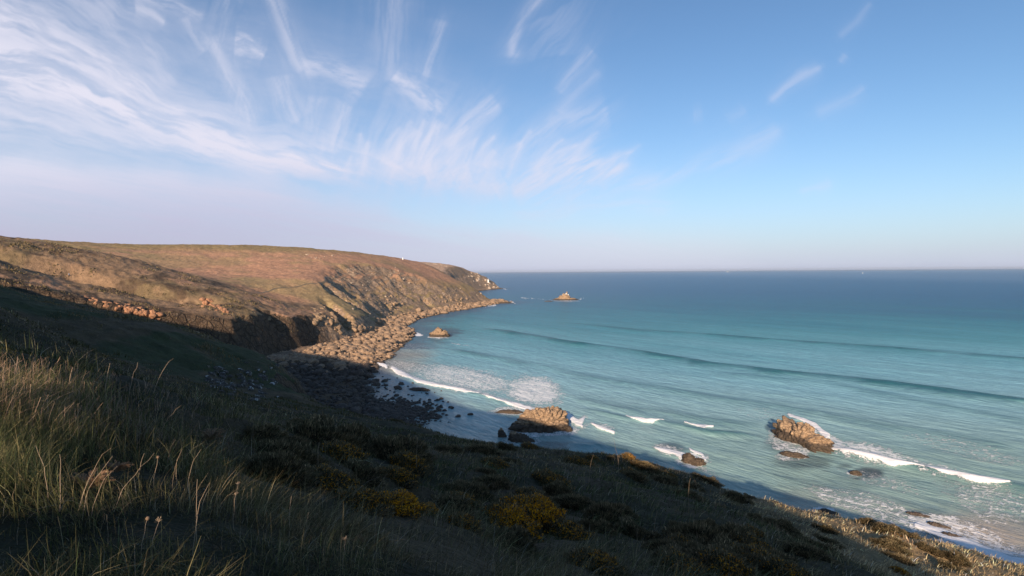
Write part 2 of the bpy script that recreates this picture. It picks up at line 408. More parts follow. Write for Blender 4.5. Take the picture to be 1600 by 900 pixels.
# ------------------------------------------------------------------ the sea
def lvl(*pts): return [on_level(a, b)[:2] for a, b in pts]
SWELLS = [  # polyline in pixels of the reference view dropped on the water, height, half width (m)
    ([(860, 502), (1000, 517), (1120, 524), (1200, 531), (1400, 545), (1600, 562), (1800, 580)], 0.8, 7),
    ([(740, 512), (790, 519), (870, 533), (1000, 552), (1100, 569), (1200, 581), (1400, 602), (1600, 630), (1800, 660)], 1.3, 6),
    ([(690, 540), (760, 556), (880, 582), (960, 596), (1060, 612), (1140, 626), (1230, 640), (1330, 655)], 0.5, 5),
    ([(880, 622), (980, 640), (1080, 652), (1210, 668)], 0.35, 4),
    ([(900, 640), (975, 656), (1035, 662), (1080, 668), (1120, 674), (1210, 682)], 0.6, 2.6),
    ([(1280, 703), (1340, 714), (1390, 726), (1450, 738), (1500, 749), (1590, 766), (1700, 780)], 0.9, 2.6),
    ([(575, 560), (590, 568), (604, 574), (640, 593), (690, 607), (748, 618), (800, 634), (850, 646)], 0.35, 2.2),
    ([(880, 690), (960, 700), (1010, 716), (1060, 735)], 0.35, 2.5),
    ([(1100, 580), (1300, 600), (1500, 640), (1700, 680)], 0.3, 5), ([(1250, 640), (1400, 668), (1600, 700)], 0.3, 4),
]
FOAM = [   # pixels polyline, half widths in px, strength, feather above (px)
    ([(581, 557), (588, 566), (601, 574)], [1.5, 4, 2], 1.0, 6),
    ([(599, 544), (604, 552), (612, 557)], [1.5, 2.5, 1], 0.9, 5),
    ([(612, 578), (625, 585), (640, 592), (660, 599), (680, 604), (715, 611), (748, 617)], [3, 4, 3, 3, 2.5, 2.5, 1.2], 1.0, 7),
    ([(757, 620), (780, 628), (800, 634), (825, 641), (836, 646)], [1.5, 2.5, 3, 4, 3], 1.0, 8),
    ([(886, 650), (893, 658), (902, 663), (913, 656)], [4, 5, 5, 2], 0.9, 7), ([(900, 660), (907, 668)], [4, 2], 0.8, 3),
    ([(924, 664), (935, 670), (958, 679)], [1.5, 2.5, 1.5], 1.0, 4),
    ([(979, 653), (988, 657), (1003, 660), (1020, 661), (1037, 659)], [.8, 2.2, 2.8, 2.2, .8], 1.0, 1),
    ([(1071, 663), (1084, 667), (1100, 670), (1117, 670)], [.8, 2.0, 2.2, .8], 1.0, 1),
    ([(1024, 702), (1040, 708), (1060, 712), (1075, 716)], [2, 4, 5, 3], 0.75, 8), ([(1080, 706), (1096, 712), (1103, 722)], [2, 3, 2], 0.8, 2),
    ([(1236, 652), (1256, 658), (1276, 668), (1296, 684)], [2, 3, 4, 5], 0.8, 4),
    ([(1286, 704), (1310, 707), (1340, 714), (1370, 720), (1400, 729), (1449, 736)], [2, 3, 4, 4.5, 4, 2], 1.0, 10),
    ([(1452, 735), (1475, 742), (1500, 748), (1540, 757), (1583, 763)], [2, 4.5, 4.5, 4, 1.5], 1.0, 7),
    ([(1246, 706), (1262, 716)], [1.5, 1], 0.6, 2), ([(636, 514), (646, 515)], [1.2, 1.5], 0.9, 2), ([(640, 519), (650, 522), (658, 524)], [2, 3, 1.2], 0.95, 3),
    ([(668, 527), (684, 528), (700, 526)], [1, 1.4, .8], 0.8, 1), ([(752, 479), (764, 478), (780, 475)], [.7, .8, .6], 0.7, 1), ([(796, 470), (803, 473)], [1, .8], 0.8, 1),
    ([(785, 451), (792, 452)], [.7, .6], 0.6, 1), ([(880, 470), (900, 468), (911, 465)], [.6, .7, .9], 0.6, 1), ([(815, 466), (840, 467), (862, 469)], [.8, .8, .6], 0.5, 1),
    ([(704, 536), (716, 538)], [1, 1], .5, 1), ([(722, 540), (732, 541)], [1, .8], .5, 1),
    ([(1440, 826), (1470, 838), (1500, 850), (1540, 868), (1590, 884), (1660, 900)], [5, 8, 9, 8, 6, 5], 0.85, 12),
    ([(1560, 880), (1600, 888)], [6, 8], 0.8, 5),
]
def build_sea():
    dr = np.concatenate([[0.25, 0.6, 1.0, 1.5, 2.0, 2.7], np.arange(3.5, 40, 0.9), np.arange(40, 520, 0.78), np.arange(520, 900, 8)])
    rs = (CAMZ * 800.0 / dr)[::-1]
    ta = np.linspace(-0.42, 1.06, 1040)
    a = np.concatenate([np.linspace(-1.9, math.atan(-0.43), 60), np.arctan(ta), np.linspace(math.atan(1.07), 2.0, 60)])
    rs = rs / 1.0
    rr, aa = np.meshgrid(rs, a, indexing='ij')
    # rings keep constant distance along the view axis inside the view, so that rows stay even there
    k = np.clip(np.abs(aa), 0, math.atan(1.06)); rr = rr / np.cos(k)
    X, Y = rr * np.sin(aa), rr * np.cos(aa)
    x, y = X.ravel(), Y.ravel(); n = len(x)
    Yc = np.maximum(y, 1.0); U = x / Yc; px = 800 + 800 * U
    py = 425 - (px - 770) * 0.0072 + 800 * CAMZ / Yc
    infr = (y > 5) & (np.abs(U) < 1.5)
    wob = fbm(x / 22, y / 22, 4, 71); wob2 = fbm(x / 6, y / 6, 3, 72)
    z = np.zeros(n); near = sstep(700, 250, np.hypot(x, y))
    # shore distance
    sd_, _t = seg_dist(x + 6 * wob, y + 6 * wob2 * 0.5, _coast[:, :2], True, True)
    crest = np.zeros(n)
    for pts, h, w in SWELLS:
        P = lvl(*pts); d_, t_ = seg_dist(x + 3.5 * wob, y + 3.5 * wob, P, False, True)
        k = t_ / (len(pts) - 1); f = sstep(0, 0.12, k) * sstep(1, 0.88, k)
        pr = np.exp(-(d_ / w) ** 2) * f * (0.75 + 0.6 * wob)
        z += 1.5 * h * pr; crest = np.maximum(crest, pr * min(1.0, 0.06 + h * .75))
    # wind sea
    a0 = math.atan2(-222, 184); ca, sa = math.cos(a0), math.sin(a0)
    al = x * ca + y * sa; ac = -x * sa + y * ca
    sh = sstep(0, 60, sd_)
    z += near * (0.20 + 0.8 * sh) * (0.22 * fbm(al / 22, ac / 7, 4, 81, 0.6) + 0.07 * fbm(al / 5, ac / 1.8, 3, 84, 0.6))
    # body colour by depth of water over sand; horizon end paled to paint in haze
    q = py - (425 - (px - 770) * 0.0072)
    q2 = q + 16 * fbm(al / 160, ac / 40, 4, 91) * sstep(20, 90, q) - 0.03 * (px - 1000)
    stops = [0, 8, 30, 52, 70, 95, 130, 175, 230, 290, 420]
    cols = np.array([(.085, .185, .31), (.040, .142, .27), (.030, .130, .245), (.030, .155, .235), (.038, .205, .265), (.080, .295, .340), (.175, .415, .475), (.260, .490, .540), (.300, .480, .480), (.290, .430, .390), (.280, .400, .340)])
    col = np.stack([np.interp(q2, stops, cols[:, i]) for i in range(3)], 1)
    def blend(c, b, t): return c * (1 - t[:, None]) + np.asarray(b)[None] * t[:, None]
    streak = fbm(al / 60, ac / 6, 4, 95)
    col *= (1 + 0.10 * streak * sstep(20, 60, q))[:, None]
    # shallow strip over wet sand
    shore_in = sstep(34, 2, sd_ + 8 * wob) * (np.hypot(x, y) < 330)
    col = blend(col, (.34, .30, .24), shore_in * 0.75)
    col = blend(col, (.17, .15, .125), sstep(9, 0, sd_) * (y > 150) * 0.6)
    # deep blue near the far rocks of the headland, where kelp darkens the bottom
    kel = sstep(46, 12, sd_ + 10 * wob) * (y > 300)
    col = blend(col, (.045, .105, .17), kel * 0.75)
    # kelp and other dark patches in the water
    for (cx, cy, hw, hh, s_) in [(1360, 742, 30, 12, .9), (1322, 732, 18, 6, .7), (1050, 702, 26, 10, .7), (1212, 700, 30, 10, .45), (1270, 725, 50, 12, .5), (1206, 666, 10, 10, .7), (1450, 805, 40, 9, .5), (850, 700, 40, 10, .35), (1330, 760, 60, 14, .25), (700, 518, 22, 8, .6)]:
        e = ((px - cx) / hw) ** 2 + ((py - cy) / hh) ** 2 + 0.9 * wob2
        col = blend(col, (.035, .055, .07), sstep(1.3, 0.2, e) * s_)
    # swell faces painted darker, for weaker sky reflection and see-through water
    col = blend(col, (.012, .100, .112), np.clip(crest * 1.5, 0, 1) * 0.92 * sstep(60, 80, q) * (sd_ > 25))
    # pinkish sand stirred up at the lower right
    e = ((px - 1560) / 150) ** 2 + ((py - 850) / 42) ** 2 + 0.8 * wob
    col = blend(col, (.42, .33, .27), sstep(1.2, 0.0, e) * 0.75)
    # foam masks
    fm = np.zeros(n)
    jx = 3.0 * vnoise(x / 1.6, y / 1.6, 101) + 4 * vnoise(x / 6, y / 6, 102)
    for pts, ws, s_, up in FOAM:
        P = np.array(pts, float)
        bb = infr & (px > P[:, 0].min() - 40) & (px < P[:, 0].max() + 40) & (py > P[:, 1].min() - 40) & (py < P[:, 1].max() + 40)
        if not bb.any(): continue
        xx = px[bb] + jx[bb] * 0.35; yy = py[bb] + jx[bb] * 0.28
        d_, t_ = seg_dist(xx, yy, P, False, True)
        i = np.clip(t_.astype(int), 0, len(P) - 2); f = t_ - i
        w = np.interp(t_, np.arange(len(P)), ws) * (1.0 + 0.35 * vnoise(x[bb] / 3, y[bb] / 3, 105))
        yc = P[i, 1] * (1 - f) + P[i + 1, 1] * f
        core = sstep(1.25, 0.6, d_ / w)
        tail = 0.62 * sstep(1, 0, (yc - yy) / (up * 2.2)) * (yy < yc) * (np.abs(yc - yy) < up * 2.5) * sstep(up * 2.2, 0, d_)
        v = np.maximum(core, tail) * s_
        fm[bb] = np.maximum(fm[bb], v)
    lace = np.zeros(n)
    for (cx, cy, hw, hh, ang, s_) in [(835, 612, 60, 32, 8, .95), (720, 592, 120, 26, 10, .74), (640, 575, 60, 14, 12, .55), (1360, 712, 100, 22, 12, .82), (1470, 738, 90, 14, 12, .5), (1300, 690, 40, 14, 20, .8), (1520, 850, 110, 36, 16, .74), (1400, 810, 140, 30, 18, .60), (1580, 880, 90, 30, 0, .85), (1560, 790, 120, 50, 16, .50),
                                       (1330, 790, 110, 20, 22, .52), (945, 670, 22, 8, 10, .7), (1045, 705, 34, 12, 12, .62), (1380, 755, 110, 16, 14, .42), (1500, 700, 120, 20, 12, .36), (1200, 650, 80, 14, 10, .30), (650, 545, 60, 12, 10, .3), (1560, 720, 80, 14, 8, .42), (900, 668, 30, 12, 0, .5), (1100, 735, 50, 8, 30, .45)]:
        a_ = R(ang); ex = (px - cx) * math.cos(a_) + (py - cy) * math.sin(a_); ey = -(px - cx) * math.sin(a_) + (py - cy) * math.cos(a_)
        e = np.sqrt((ex / hw) ** 2 + (ey / hh) ** 2) + 0.18 * wob2
        lace = np.maximum(lace, s_ * sstep(1.1, 0.35, e) * infr)
    for (cx, cy, hw, hh, s_) in [(846, 672, 60, 16, .74), (1252, 690, 60, 26, .70), (1240, 714, 30, 9, .62), (1338, 742, 16, 6, .6), (1084, 722, 30, 13, .8), (686, 527, 22, 4, .5), (885, 470, 26, 2.5, .5), (812, 690, 36, 10, .5), (890, 676, 14, 8, .8), (1290, 803, 22, 7, .7), (1460, 822, 50, 18, .78), (800, 644, 44, 8, .72)]:
        e = np.sqrt(((px - cx) / hw) ** 2 + ((py - cy) / hh) ** 2) + 0.25 * wob2; lace = np.maximum(lace, s_ * sstep(1.15, 0.7, e) * infr)
    # thin foam along every shore and a few flecks offshore
    lace = np.maximum(lace, np.where((y > 130) & (y < 245), .18, .5) * sstep(5, 0.5, sd_ + 2 * wob2) * sstep(-0.1, 0.4, wob + wob2 * 0.5))
    z += 0.35 * fm * sstep(400, 200, y) * (1 + 0.6 * wob2)
    F = grid_faces(*X.shape)
    keep = ~inside(x[F].mean(1), y[F].mean(1), np.array([(p[0], p[1]) for p in COAST])) | (sd_[F].min(1) < 30)
    F = F[keep]
    u_, inv_ = np.unique(F, return_inverse=True)
    m = bpy.data.materials.new('sea_water'); m.use_nodes = True; nt = m.node_tree; nt.nodes.clear(); N = NT(nt)
    out = nt.nodes.new('ShaderNodeOutputMaterial'); df = nt.nodes.new('ShaderNodeBsdfDiffuse'); gl = nt.nodes.new('ShaderNodeBsdfGlossy'); mx = nt.nodes.new('ShaderNodeMixShader')
    p = N.pos(); pr = N.rot(p, -a0)
    b1 = N.noise(N.scale(pr, (0.05, 0.17, 0.1)), 1.0, 5, 0.62); b2 = N.noise(N.scale(pr, (0.22, 0.75, 0.3)), 1.0, 4, 0.6); b3 = N.noise(N.scale(pr, (1.1, 3.2, 1.0)), 1.0, 3, 0.6)
    hgt = N.math('ADD', N.math('MULTIPLY', b1, 1.0), N.math('ADD', N.math('MULTIPLY', b2, 0.42), N.math('MULTIPLY', b3, 0.09)))
    foam = N.attr('foam'); lac = N.attr('lace')
    # lace: stretched cells broken by noise
    wrp = nt.nodes.new('ShaderNodeVectorMath'); wrp.operation = 'MULTIPLY_ADD'
    nt.links.new(N.noise(p, 0.5, 3, 0.6, 0, 'Color'), wrp.inputs[0]); wrp.inputs[1].default_value = (3.2, 3.2, 0); nt.links.new(p, wrp.inputs[2])
    ce = N.voro(N.scale(N.rot(wrp.outputs[0], -a0), (0.34, 0.62, 0.0)), 1.0, 'DISTANCE_TO_EDGE')
    ce2 = N.voro(N.scale(N.rot(wrp.outputs[0], -a0), (1.0, 1.7, 0.0)), 1.0, 'DISTANCE_TO_EDGE')
    net = N.math('MAXIMUM', N.ramp(ce, 0.14, 0.0, 0, 1), N.math('MULTIPLY', N.ramp(ce2, 0.22, 0.0, 0, 1), 0.85))
    brk = N.noise(p, 0.8, 5, 0.7)
    lv = N.math('ADD', N.math('MULTIPLY', net, 0.55), N.math('MULTIPLY', N.ramp(brk, 0.3, 0.7), 0.55))
    lf = N.math('MULTIPLY', N.ramp(N.math('ADD', lv, lac), 1.02, 1.42), N.ramp(lac, 0.02, 0.3))
    ff = N.ramp(N.math('ADD', foam, N.math('MULTIPLY', N.math('SUBTRACT', N.noise(p, 1.7, 5, 0.7), 0.5), 1.0)), 0.30, 0.62)
    fo = N.math('MAXIMUM', N.math('MULTIPLY', lf, 0.78), ff, True)
    # sparse whitecaps far out
    caps = N.math('MULTIPLY', N.ramp(N.noise(N.scale(pr, (0.10, 0.35, 0.1)), 1.0, 5, 0.7), 0.755, 0.79), 0.5)
    fo = N.math('MAXIMUM', fo, N.math('MULTIPLY', caps, N.attr('offshore')), True)
    body = N.mix(N.ramp(N.math('ADD', N.math('MULTIPLY', b1, .4), N.math('MULTIPLY', b2, .6)), 0.40, 0.60, 0.0, 0.24), N.attr('body', 'Color'), (0.010, 0.045, 0.075))
    c = N.mix(fo, body, (0.86, 0.84, 0.82))
    nt.links.new(c, df.inputs['Color'])
    nb = N.bump(hgt, 0.9, 1.9); fb = N.bump(N.math('ADD', hgt, N.math('MULTIPLY', fo, 0.25)), 0.9, 1.2)
    nt.links.new(fb, df.inputs['Normal']); nt.links.new(nb, gl.inputs['Normal']); gl.inputs['Roughness'].default_value = 0.22
    fn = nt.nodes.new('ShaderNodeFresnel'); fn.inputs['IOR'].default_value = 1.33; nt.links.new(nb, fn.inputs['Normal'])
    fac = N.math('MULTIPLY', N.ramp(fn.outputs[0], 0.0, 1.0, 0.0, 0.55, False), N.math('SUBTRACT', 1.0, fo), True)
    nt.links.new(fac, mx.inputs[0]); nt.links.new(df.outputs[0], mx.inputs[1]); nt.links.new(gl.outputs[0], mx.inputs[2]); nt.links.new(mx.outputs[0], out.inputs['Surface'])
    off = sstep(60, 200, sd_) * sstep(20, 35, q) * infr
    o = mesh_np('sea', np.c_[x, y, z][u_], inv_.reshape(F.shape), m, None, True, {'body': np.clip(col, 0, 1)[u_], 'foam': fm[u_], 'lace': lace[u_], 'offshore': off[u_]})
    tag(o, kind='structure')
build_sea()
# ------------------------------------------------------------------ rocks
from mathutils import noise as mn
def rock_material(name, c1, c2, c3, wet=(0.05, 0.04, 0.032), wet_top=0.8, lichen=0.0, sc_=1.0):
    m, nt, b = new_mat(name); N = NT(nt); p = N.pos()
    n1 = N.noise(p, 0.7 * sc_, 6, 0.65); n2 = N.noise(p, 3.0 * sc_, 5, 0.65); v = N.voro(N.scale(p, (1, 1, 1.5)), 0.9 * sc_, 'DISTANCE_TO_EDGE')
    c = N.mix(N.ramp(n1, 0.35, 0.65), c1, c2); c = N.mix(N.ramp(n2, 0.55, 0.75), c, c3)
    c = N.mix(N.ramp(v, 0.06, 0.0, 0, 0.6), c, wet)
    if lichen: c = N.mix(N.math('MULTIPLY', N.ramp(N.noise(p, 1.1 * sc_, 5, 0.75), 0.56, 0.62), lichen), c, (0.50, 0.49, 0.45))
    z_ = nt.nodes.new('ShaderNodeSeparateXYZ'); nt.links.new(p, z_.inputs[0])
    w = N.ramp(N.math('ADD', z_.outputs[2], N.math('MULTIPLY', n1, -1.0)), wet_top - 0.5, wet_top - 0.9, 0, 0.85)
    c = N.mix(w, c, wet); nt.links.new(c, b.inputs['Base Color']); b.inputs['Roughness'].default_value = 0.85; b.inputs['Specular IOR Level'].default_value = 0.25
    h = N.math('ADD', N.math('MULTIPLY', n1, 1.0), N.math('ADD', N.math('MULTIPLY', n2, 0.3), N.math('MULTIPLY', N.ramp(v, 0, 0.12), 0.3)))
    nt.links.new(N.bump(h, 0.9, 0.5 / sc_), b.inputs['Normal']); return m
M_ROCK = rock_material('warm_granite', (0.40, 0.27, 0.16), (0.28, 0.19, 0.12), (0.50, 0.39, 0.27), wet_top=2.1)
M_DARK = rock_material('wet_and_shaded_rock', (0.12, 0.09, 0.07), (0.07, 0.055, 0.045), (0.20, 0.16, 0.13), wet_top=-9)  # wet reefs and stones, and painted shade on the cove beach
M_PALE = rock_material('pale_granite', (0.50, 0.40, 0.30), (0.38, 0.28, 0.20), (0.58, 0.52, 0.44), wet_top=-9, lichen=0.5)
M_LICH = rock_material('lichen_rock', (0.10, 0.085, 0.07), (0.06, 0.05, 0.045), (0.26, 0.23, 0.20), wet_top=-9, lichen=1.0)
M_BEACH = rock_material('beach_boulder', (0.40, 0.27, 0.17), (0.28, 0.19, 0.125), (0.46, 0.35, 0.25), wet_top=0.9)
M_GUANO, _nt, _b = new_mat('guano'); _b.inputs['Base Color'].default_value = (0.82, 0.80, 0.76, 1); _b.inputs['Roughness'].default_value = 0.9
M_RED = rock_material('rust_rock', (0.46, 0.24, 0.13), (0.36, 0.17, 0.09), (0.62, 0.46, 0.34), wet_top=-9)

def ico(sub):
    bm = bmesh.new(); bmesh.ops.create_icosphere(bm, subdivisions=sub, radius=1); V = np.array([v.co[:] for v in bm.verts]); F = np.array([[v.index for v in f.verts] for f in bm.faces]); bm.free(); return V, F
ICO = {k: ico(k) for k in (1, 2, 3, 4, 5, 6)}
def facet(V, seed, n=14, sharp=0.72):
    """cut a ball by random planes so that it turns into an angular block"""
    g = np.random.default_rng(seed); P = g.normal(size=(n, 3)); P /= np.linalg.norm(P, axis=1, keepdims=True); h = g.uniform(sharp, 1.0, n)
    d = V @ P.T; k = np.where(d > 1e-6, h[None] / np.maximum(d, 1e-6), 9).min(1); return V * np.minimum(k, 1.0)[:, None]
def rough(V, amp, freq, seed, oct_=4, rid=True):
    out = V.copy()
    for i, v in enumerate(V):
        q = Vector(v) * freq + Vector((seed * 3.7, seed * 1.9, seed * 5.1))
        n = mn.ridged_multi_fractal(q, 0.9, 2.1, oct_, 1.0, 2.0, noise_basis='PERLIN_ORIGINAL') - 1.1 if rid else mn.fractal(q, 0.8, 2.1, oct_, noise_basis='PERLIN_ORIGINAL')
        out[i] = v * (1 + amp * n)
    return out
def union_rock(lumps, sub, seed, amp=0.10, freq=1.6):
    """star-shaped union of blocks: each lump = (cx, cy, cz, rx, ry, rz, rot) relative to the centre"""
    V, F = ICO[sub]; best = np.zeros(len(V))
    for k, (cx, cy, cz, rx, ry, rz, ro) in enumerate(lumps):
        ca, sa = math.cos(R(ro)), math.sin(R(ro))
        D = np.c_[V[:, 0] * ca + V[:, 1] * sa, -V[:, 0] * sa + V[:, 1] * ca, V[:, 2]] / np.array([rx, ry, rz])
        c0 = np.array([cx * ca + cy * sa, -cx * sa + cy * ca, cz]) / np.array([rx, ry, rz])
        A = (D * D).sum(1); B = -2 * (D @ c0); Cc = (c0 * c0).sum() - 1
        disc = B * B - 4 * A * Cc; t = np.where(disc > 0, (-B + np.sqrt(np.maximum(disc, 0))) / (2 * A), 0)
        best = np.maximum(best, t)
    best = np.maximum(best, 0.05 * best.max())
    W = V * best[:, None]
    s_ = best.max()
    f = facet(V, seed, 26, 0.80); W = W * (0.35 + 0.65 * np.linalg.norm(f, axis=1))[:, None]
    for i in range(len(W)):
        q = Vector(W[i]) / s_ * freq * 2.2 + Vector((seed * 3.1, seed, 0))
        n = mn.ridged_multi_fractal(q, 0.75, 2.15, 6, 1.0, 2.0, noise_basis='PERLIN_ORIGINAL') - 1.1
        c_ = mn.voronoi(q * 1.5)[0]; e_ = min(1.0, (c_[1] - c_[0]) * 3.0)
        W[i] *= 1 + amp * n - 0.19 * (1 - e_)
    return W, F
def rock_thing(name, loc, lumps, sub, seed, mat, label, cat='rock', group=None, amp=0.10, freq=1.6):
    V, F = union_rock(lumps, sub, seed, amp, freq)
    o = mesh_np(name, V, F, mat, None, False); o.location = loc
    tag(o, label, cat, group); return o

P0 = on_level(846, 670)
rock_thing('sea_rock', (P0[0], P0[1] + 1, 0.6), [(0, 0, 0, 7.2, 5.2, 5.6, 0), (-4.6, -1.0, -1, 4.0, 3.6, 4.2, 10), (3.6, 1.0, 0, 4.4, 4.0, 5.4, 0), (-6.5, -2.5, -1.5, 3, 2.4, 3.0, 0), (5.6, -1, -1, 3, 3, 3.6, 0)], 6, 3, M_ROCK,
           'largest craggy flat-topped brown rock, standing at the edge of the cliff shadow')
P1 = on_level(783, 682)
rock_thing('sea_rock', (P1[0], P1[1], 0.2), [(0, 0, 0, 1.0, 1.0, 2.4, 0), (0.7, 0, -.3, 0.9, 0.9, 1.4, 0)], 4, 5, M_ROCK, 'narrow upright dark rock left of the largest rock, close to the grassy brink')
P1 = on_level(812, 688)
rock_thing('sea_rock', (P1[0], P1[1], 0), [(0, 0, 0, 3.2, 2.2, 2.0, -10), (-1.7, .4, .2, 1.6, 1.5, 2.3, 0), (2.6, -.6, -.3, 2.2, 1.4, 1.2, 0)], 5, 6, M_ROCK, 'jagged shaded rock at the foot of the largest rock, nearest the brink')
P1 = on_level(889, 674)
rock_thing('sea_rock', (P1[0], P1[1], 0), [(0, 0, 0, 1.1, 1.0, 1.5, 0)], 4, 7, M_ROCK, 'small rounded rock in the foam just right of the largest rock')
P1 = on_level(798, 644)
rock_thing('reef', (P1[0], P1[1], -0.1), [(0, 0, 0, 4.6, 2.0, 0.9, -8), (-3.4, .2, -.1, 2.4, 1.2, .7, 0)], 4, 8, M_ROCK, 'low reddish reef behind the left end of the largest rock', 'reef')
P1 = on_level(655, 609)
rock_thing('reef', (P1[0], P1[1], -0.1), [(0, 0, 0, 3.6, 2.6, 0.9, -20), (3.0, -1.4, 0, 2.6, 1.6, .7, 0), (-2.6, 1.2, 0, 2, 1.4, .8, 0)], 4, 9, M_ROCK, 'low reddish reef at the tip of the shaded boulder spit', 'reef')
P1 = on_level(1252, 690)
rock_thing('sea_rock', (P1[0], P1[1], 0.4), [(-1.2, 5.2, 0, 3.2, 3.8, 4.7, 0), (.4, 0, 0, 3.8, 4.4, 4.5, 0), (1.4, -5.2, -.4, 3.9, 4.3, 3.3, 0), (-2.6, 3, -1, 2.4, 3.6, 3.0, 0)], 6, 13, M_ROCK,
           'long sunlit brown rock standing in the surf where the white breaker starts')
P1 = on_level(1241, 713)
rock_thing('reef', (P1[0], P1[1], -0.1), [(0, 0, 0, 3.0, 1.6, 1.2, -25), (-1.7, .7, .1, 1.5, 1.2, 1.2, 0), (2, -.8, -.1, 1.6, 1.0, .8, 0)], 4, 14, M_ROCK, 'low brown reef in the water in front of the long sunlit rock', 'reef')
P1 = on_level(1337, 740)
rock_thing('sea_rock', (P1[0], P1[1], -0.1), [(0, 0, 0, 1.3, 1.0, 0.9, 0)], 4, 15, M_ROCK, 'small awash brown rock below the white breaker, among dark weed')
P1 = on_level(1084, 723)
rock_thing('sea_rock', (P1[0], P1[1], 0), [(-0.9, .9, 0, 1.8, 1.6, 2.1, 0), (.9, -.7, -.1, 1.9, 1.5, 1.5, 0)], 5, 16, M_ROCK, 'squat brown rock ringed by foam where the cliff shadow crosses the water')
P1 = on_level(1289, 801)
rock_thing('reef', (P1[0], P1[1], -0.1), [(0, 0, 0, 1.8, 1.2, 0.7, 0), (1.4, -.5, 0, 1.0, 0.9, .5, 0)], 4, 17, M_ROCK, 'small reddish reef just beyond the brow of the near slope', 'reef')
for k, (a, b_, w, h, lb) in enumerate([(1432, 804, 1.8, .5, 'thin dark reef awash, farthest of the three in the foam at the lower right'), (1462, 821, 1.4, .6, 'thin dark reef in white foam, middle one of the three at the lower right'), (1484, 838, 1.7, .7, 'dark wet reef in white foam, nearest the shore of the three at the lower right')]):
    P1 = on_level(a, b_)
    rock_thing('reef', (P1[0], P1[1], -0.05), [(0, 0, 0, w, .8, h, -35), (w * .8, -.9, 0, w * .5, .5, h * .8, -30)], 4, 18 + k, M_DARK, lb, 'reef')
P1 = on_level(686, 527)
rock_thing('sea_rock', (P1[0], P1[1] + 4, -0.2), [(0, 0, 0, 7.6, 5.5, 5.0, 0), (-0.8, 0, 1, 4.0, 3.6, 5.8, 0), (3.4, -.5, 0, 4.4, 3.6, 5.2, 0), (-5, 0, 0, 3, 3, 3.6, 0), (-.6, 0, 3, 1.6, 1.6, 4.3, 0)], 5, 23, M_ROCK, 'cone-shaped brown rock standing in the bay below the headland')
P1 = on_level(885, 469)
isl = rock_thing('islet', (P1[0], P1[1] + 8, -0.5), [(0, 0, 0, 21, 13, 5.2, 0), (-1.5, 0, 2, 11, 9, 9.0, 0), (-5, 0, 3, 3.2, 3, 10.5, 0), (1.6, 0, 3, 3.0, 3, 11.0, 0), (15, 0, 0, 9, 5, 2.6, 0), (-16, 0, 0, 8, 5, 2.2, 0)], 5, 25, M_ROCK, 'far pointed rocky islet with white-stained top, out at sea beyond the bay', 'islet')
for k, (dx_, dz_, s_) in enumerate([(-5.4, 9.2, 1.7), (0.2, 10.6, 1.9), (3.4, 9.4, 1.6)]):
    V, F = ICO[3]; V = rough(facet(V, 60 + k), 0.1, 2, 60 + k) * np.array([1.2, 1.0, 1.0]) * s_ * .5
    o = mesh_np('guano_cap', V + np.array([dx_, -3.0, dz_ - 0.6]), F, M_GUANO, isl, False)
P1 = on_level(857, 471)
rock_thing('reef', (P1[0], P1[1], -0.1), [(0, 0, 0, 8, 4, 1.4, 0)], 3, 27, M_DARK, 'low dark reef just left of the far islet', 'reef')
P1 = on_level(790, 474)
rock_thing('reef', (P1[0], P1[1] + 6, -0.3), [(0, 0, 0, 12, 7, 2.6, 0), (-10, 2, 0, 10, 7, 3.4, 0), (9, -2, 0, 7, 4, 1.6, 0)], 5, 28, M_ROCK, 'flat sunlit reef running off the tip of the headland', 'reef', amp=.12)

# ---- boulders
def boulder_mesh(seed, mat, sub=2):
    V, F = ICO[sub]; V = facet(V, seed, 12, 0.62); V = rough(V, 0.10, 1.3, seed, 3); V = V * np.array([1.0, 0.8, 0.62]); return mesh_np('boulder', V, F, mat, None, False, None, False)
B_DARK = [boulder_mesh(100 + k, M_DARK, 3) for k in range(5)]; B_WARM = [boulder_mesh(110 + k, M_BEACH, 3) for k in range(5)]; B_PALE = [boulder_mesh(120 + k, M_PALE, 3) for k in range(5)]
def put_boulder(me, x_, y_, z_, s_, label, group, sq=1.0):
    o = bpy.data.objects.new('boulder', me); C.objects.link(o); o.location = (x_, y_, z_)
    o.scale = (s_ * random.uniform(.8, 1.25), s_ * random.uniform(.8, 1.2), s_ * sq * random.uniform(.75, 1.2)); o.rotation_euler = (random.uniform(-.3, .3), random.uniform(-.3, .3), random.uniform(0, 6.28))
    tag(o, label, 'boulder', group); return o
g = np.random.default_rng(5)
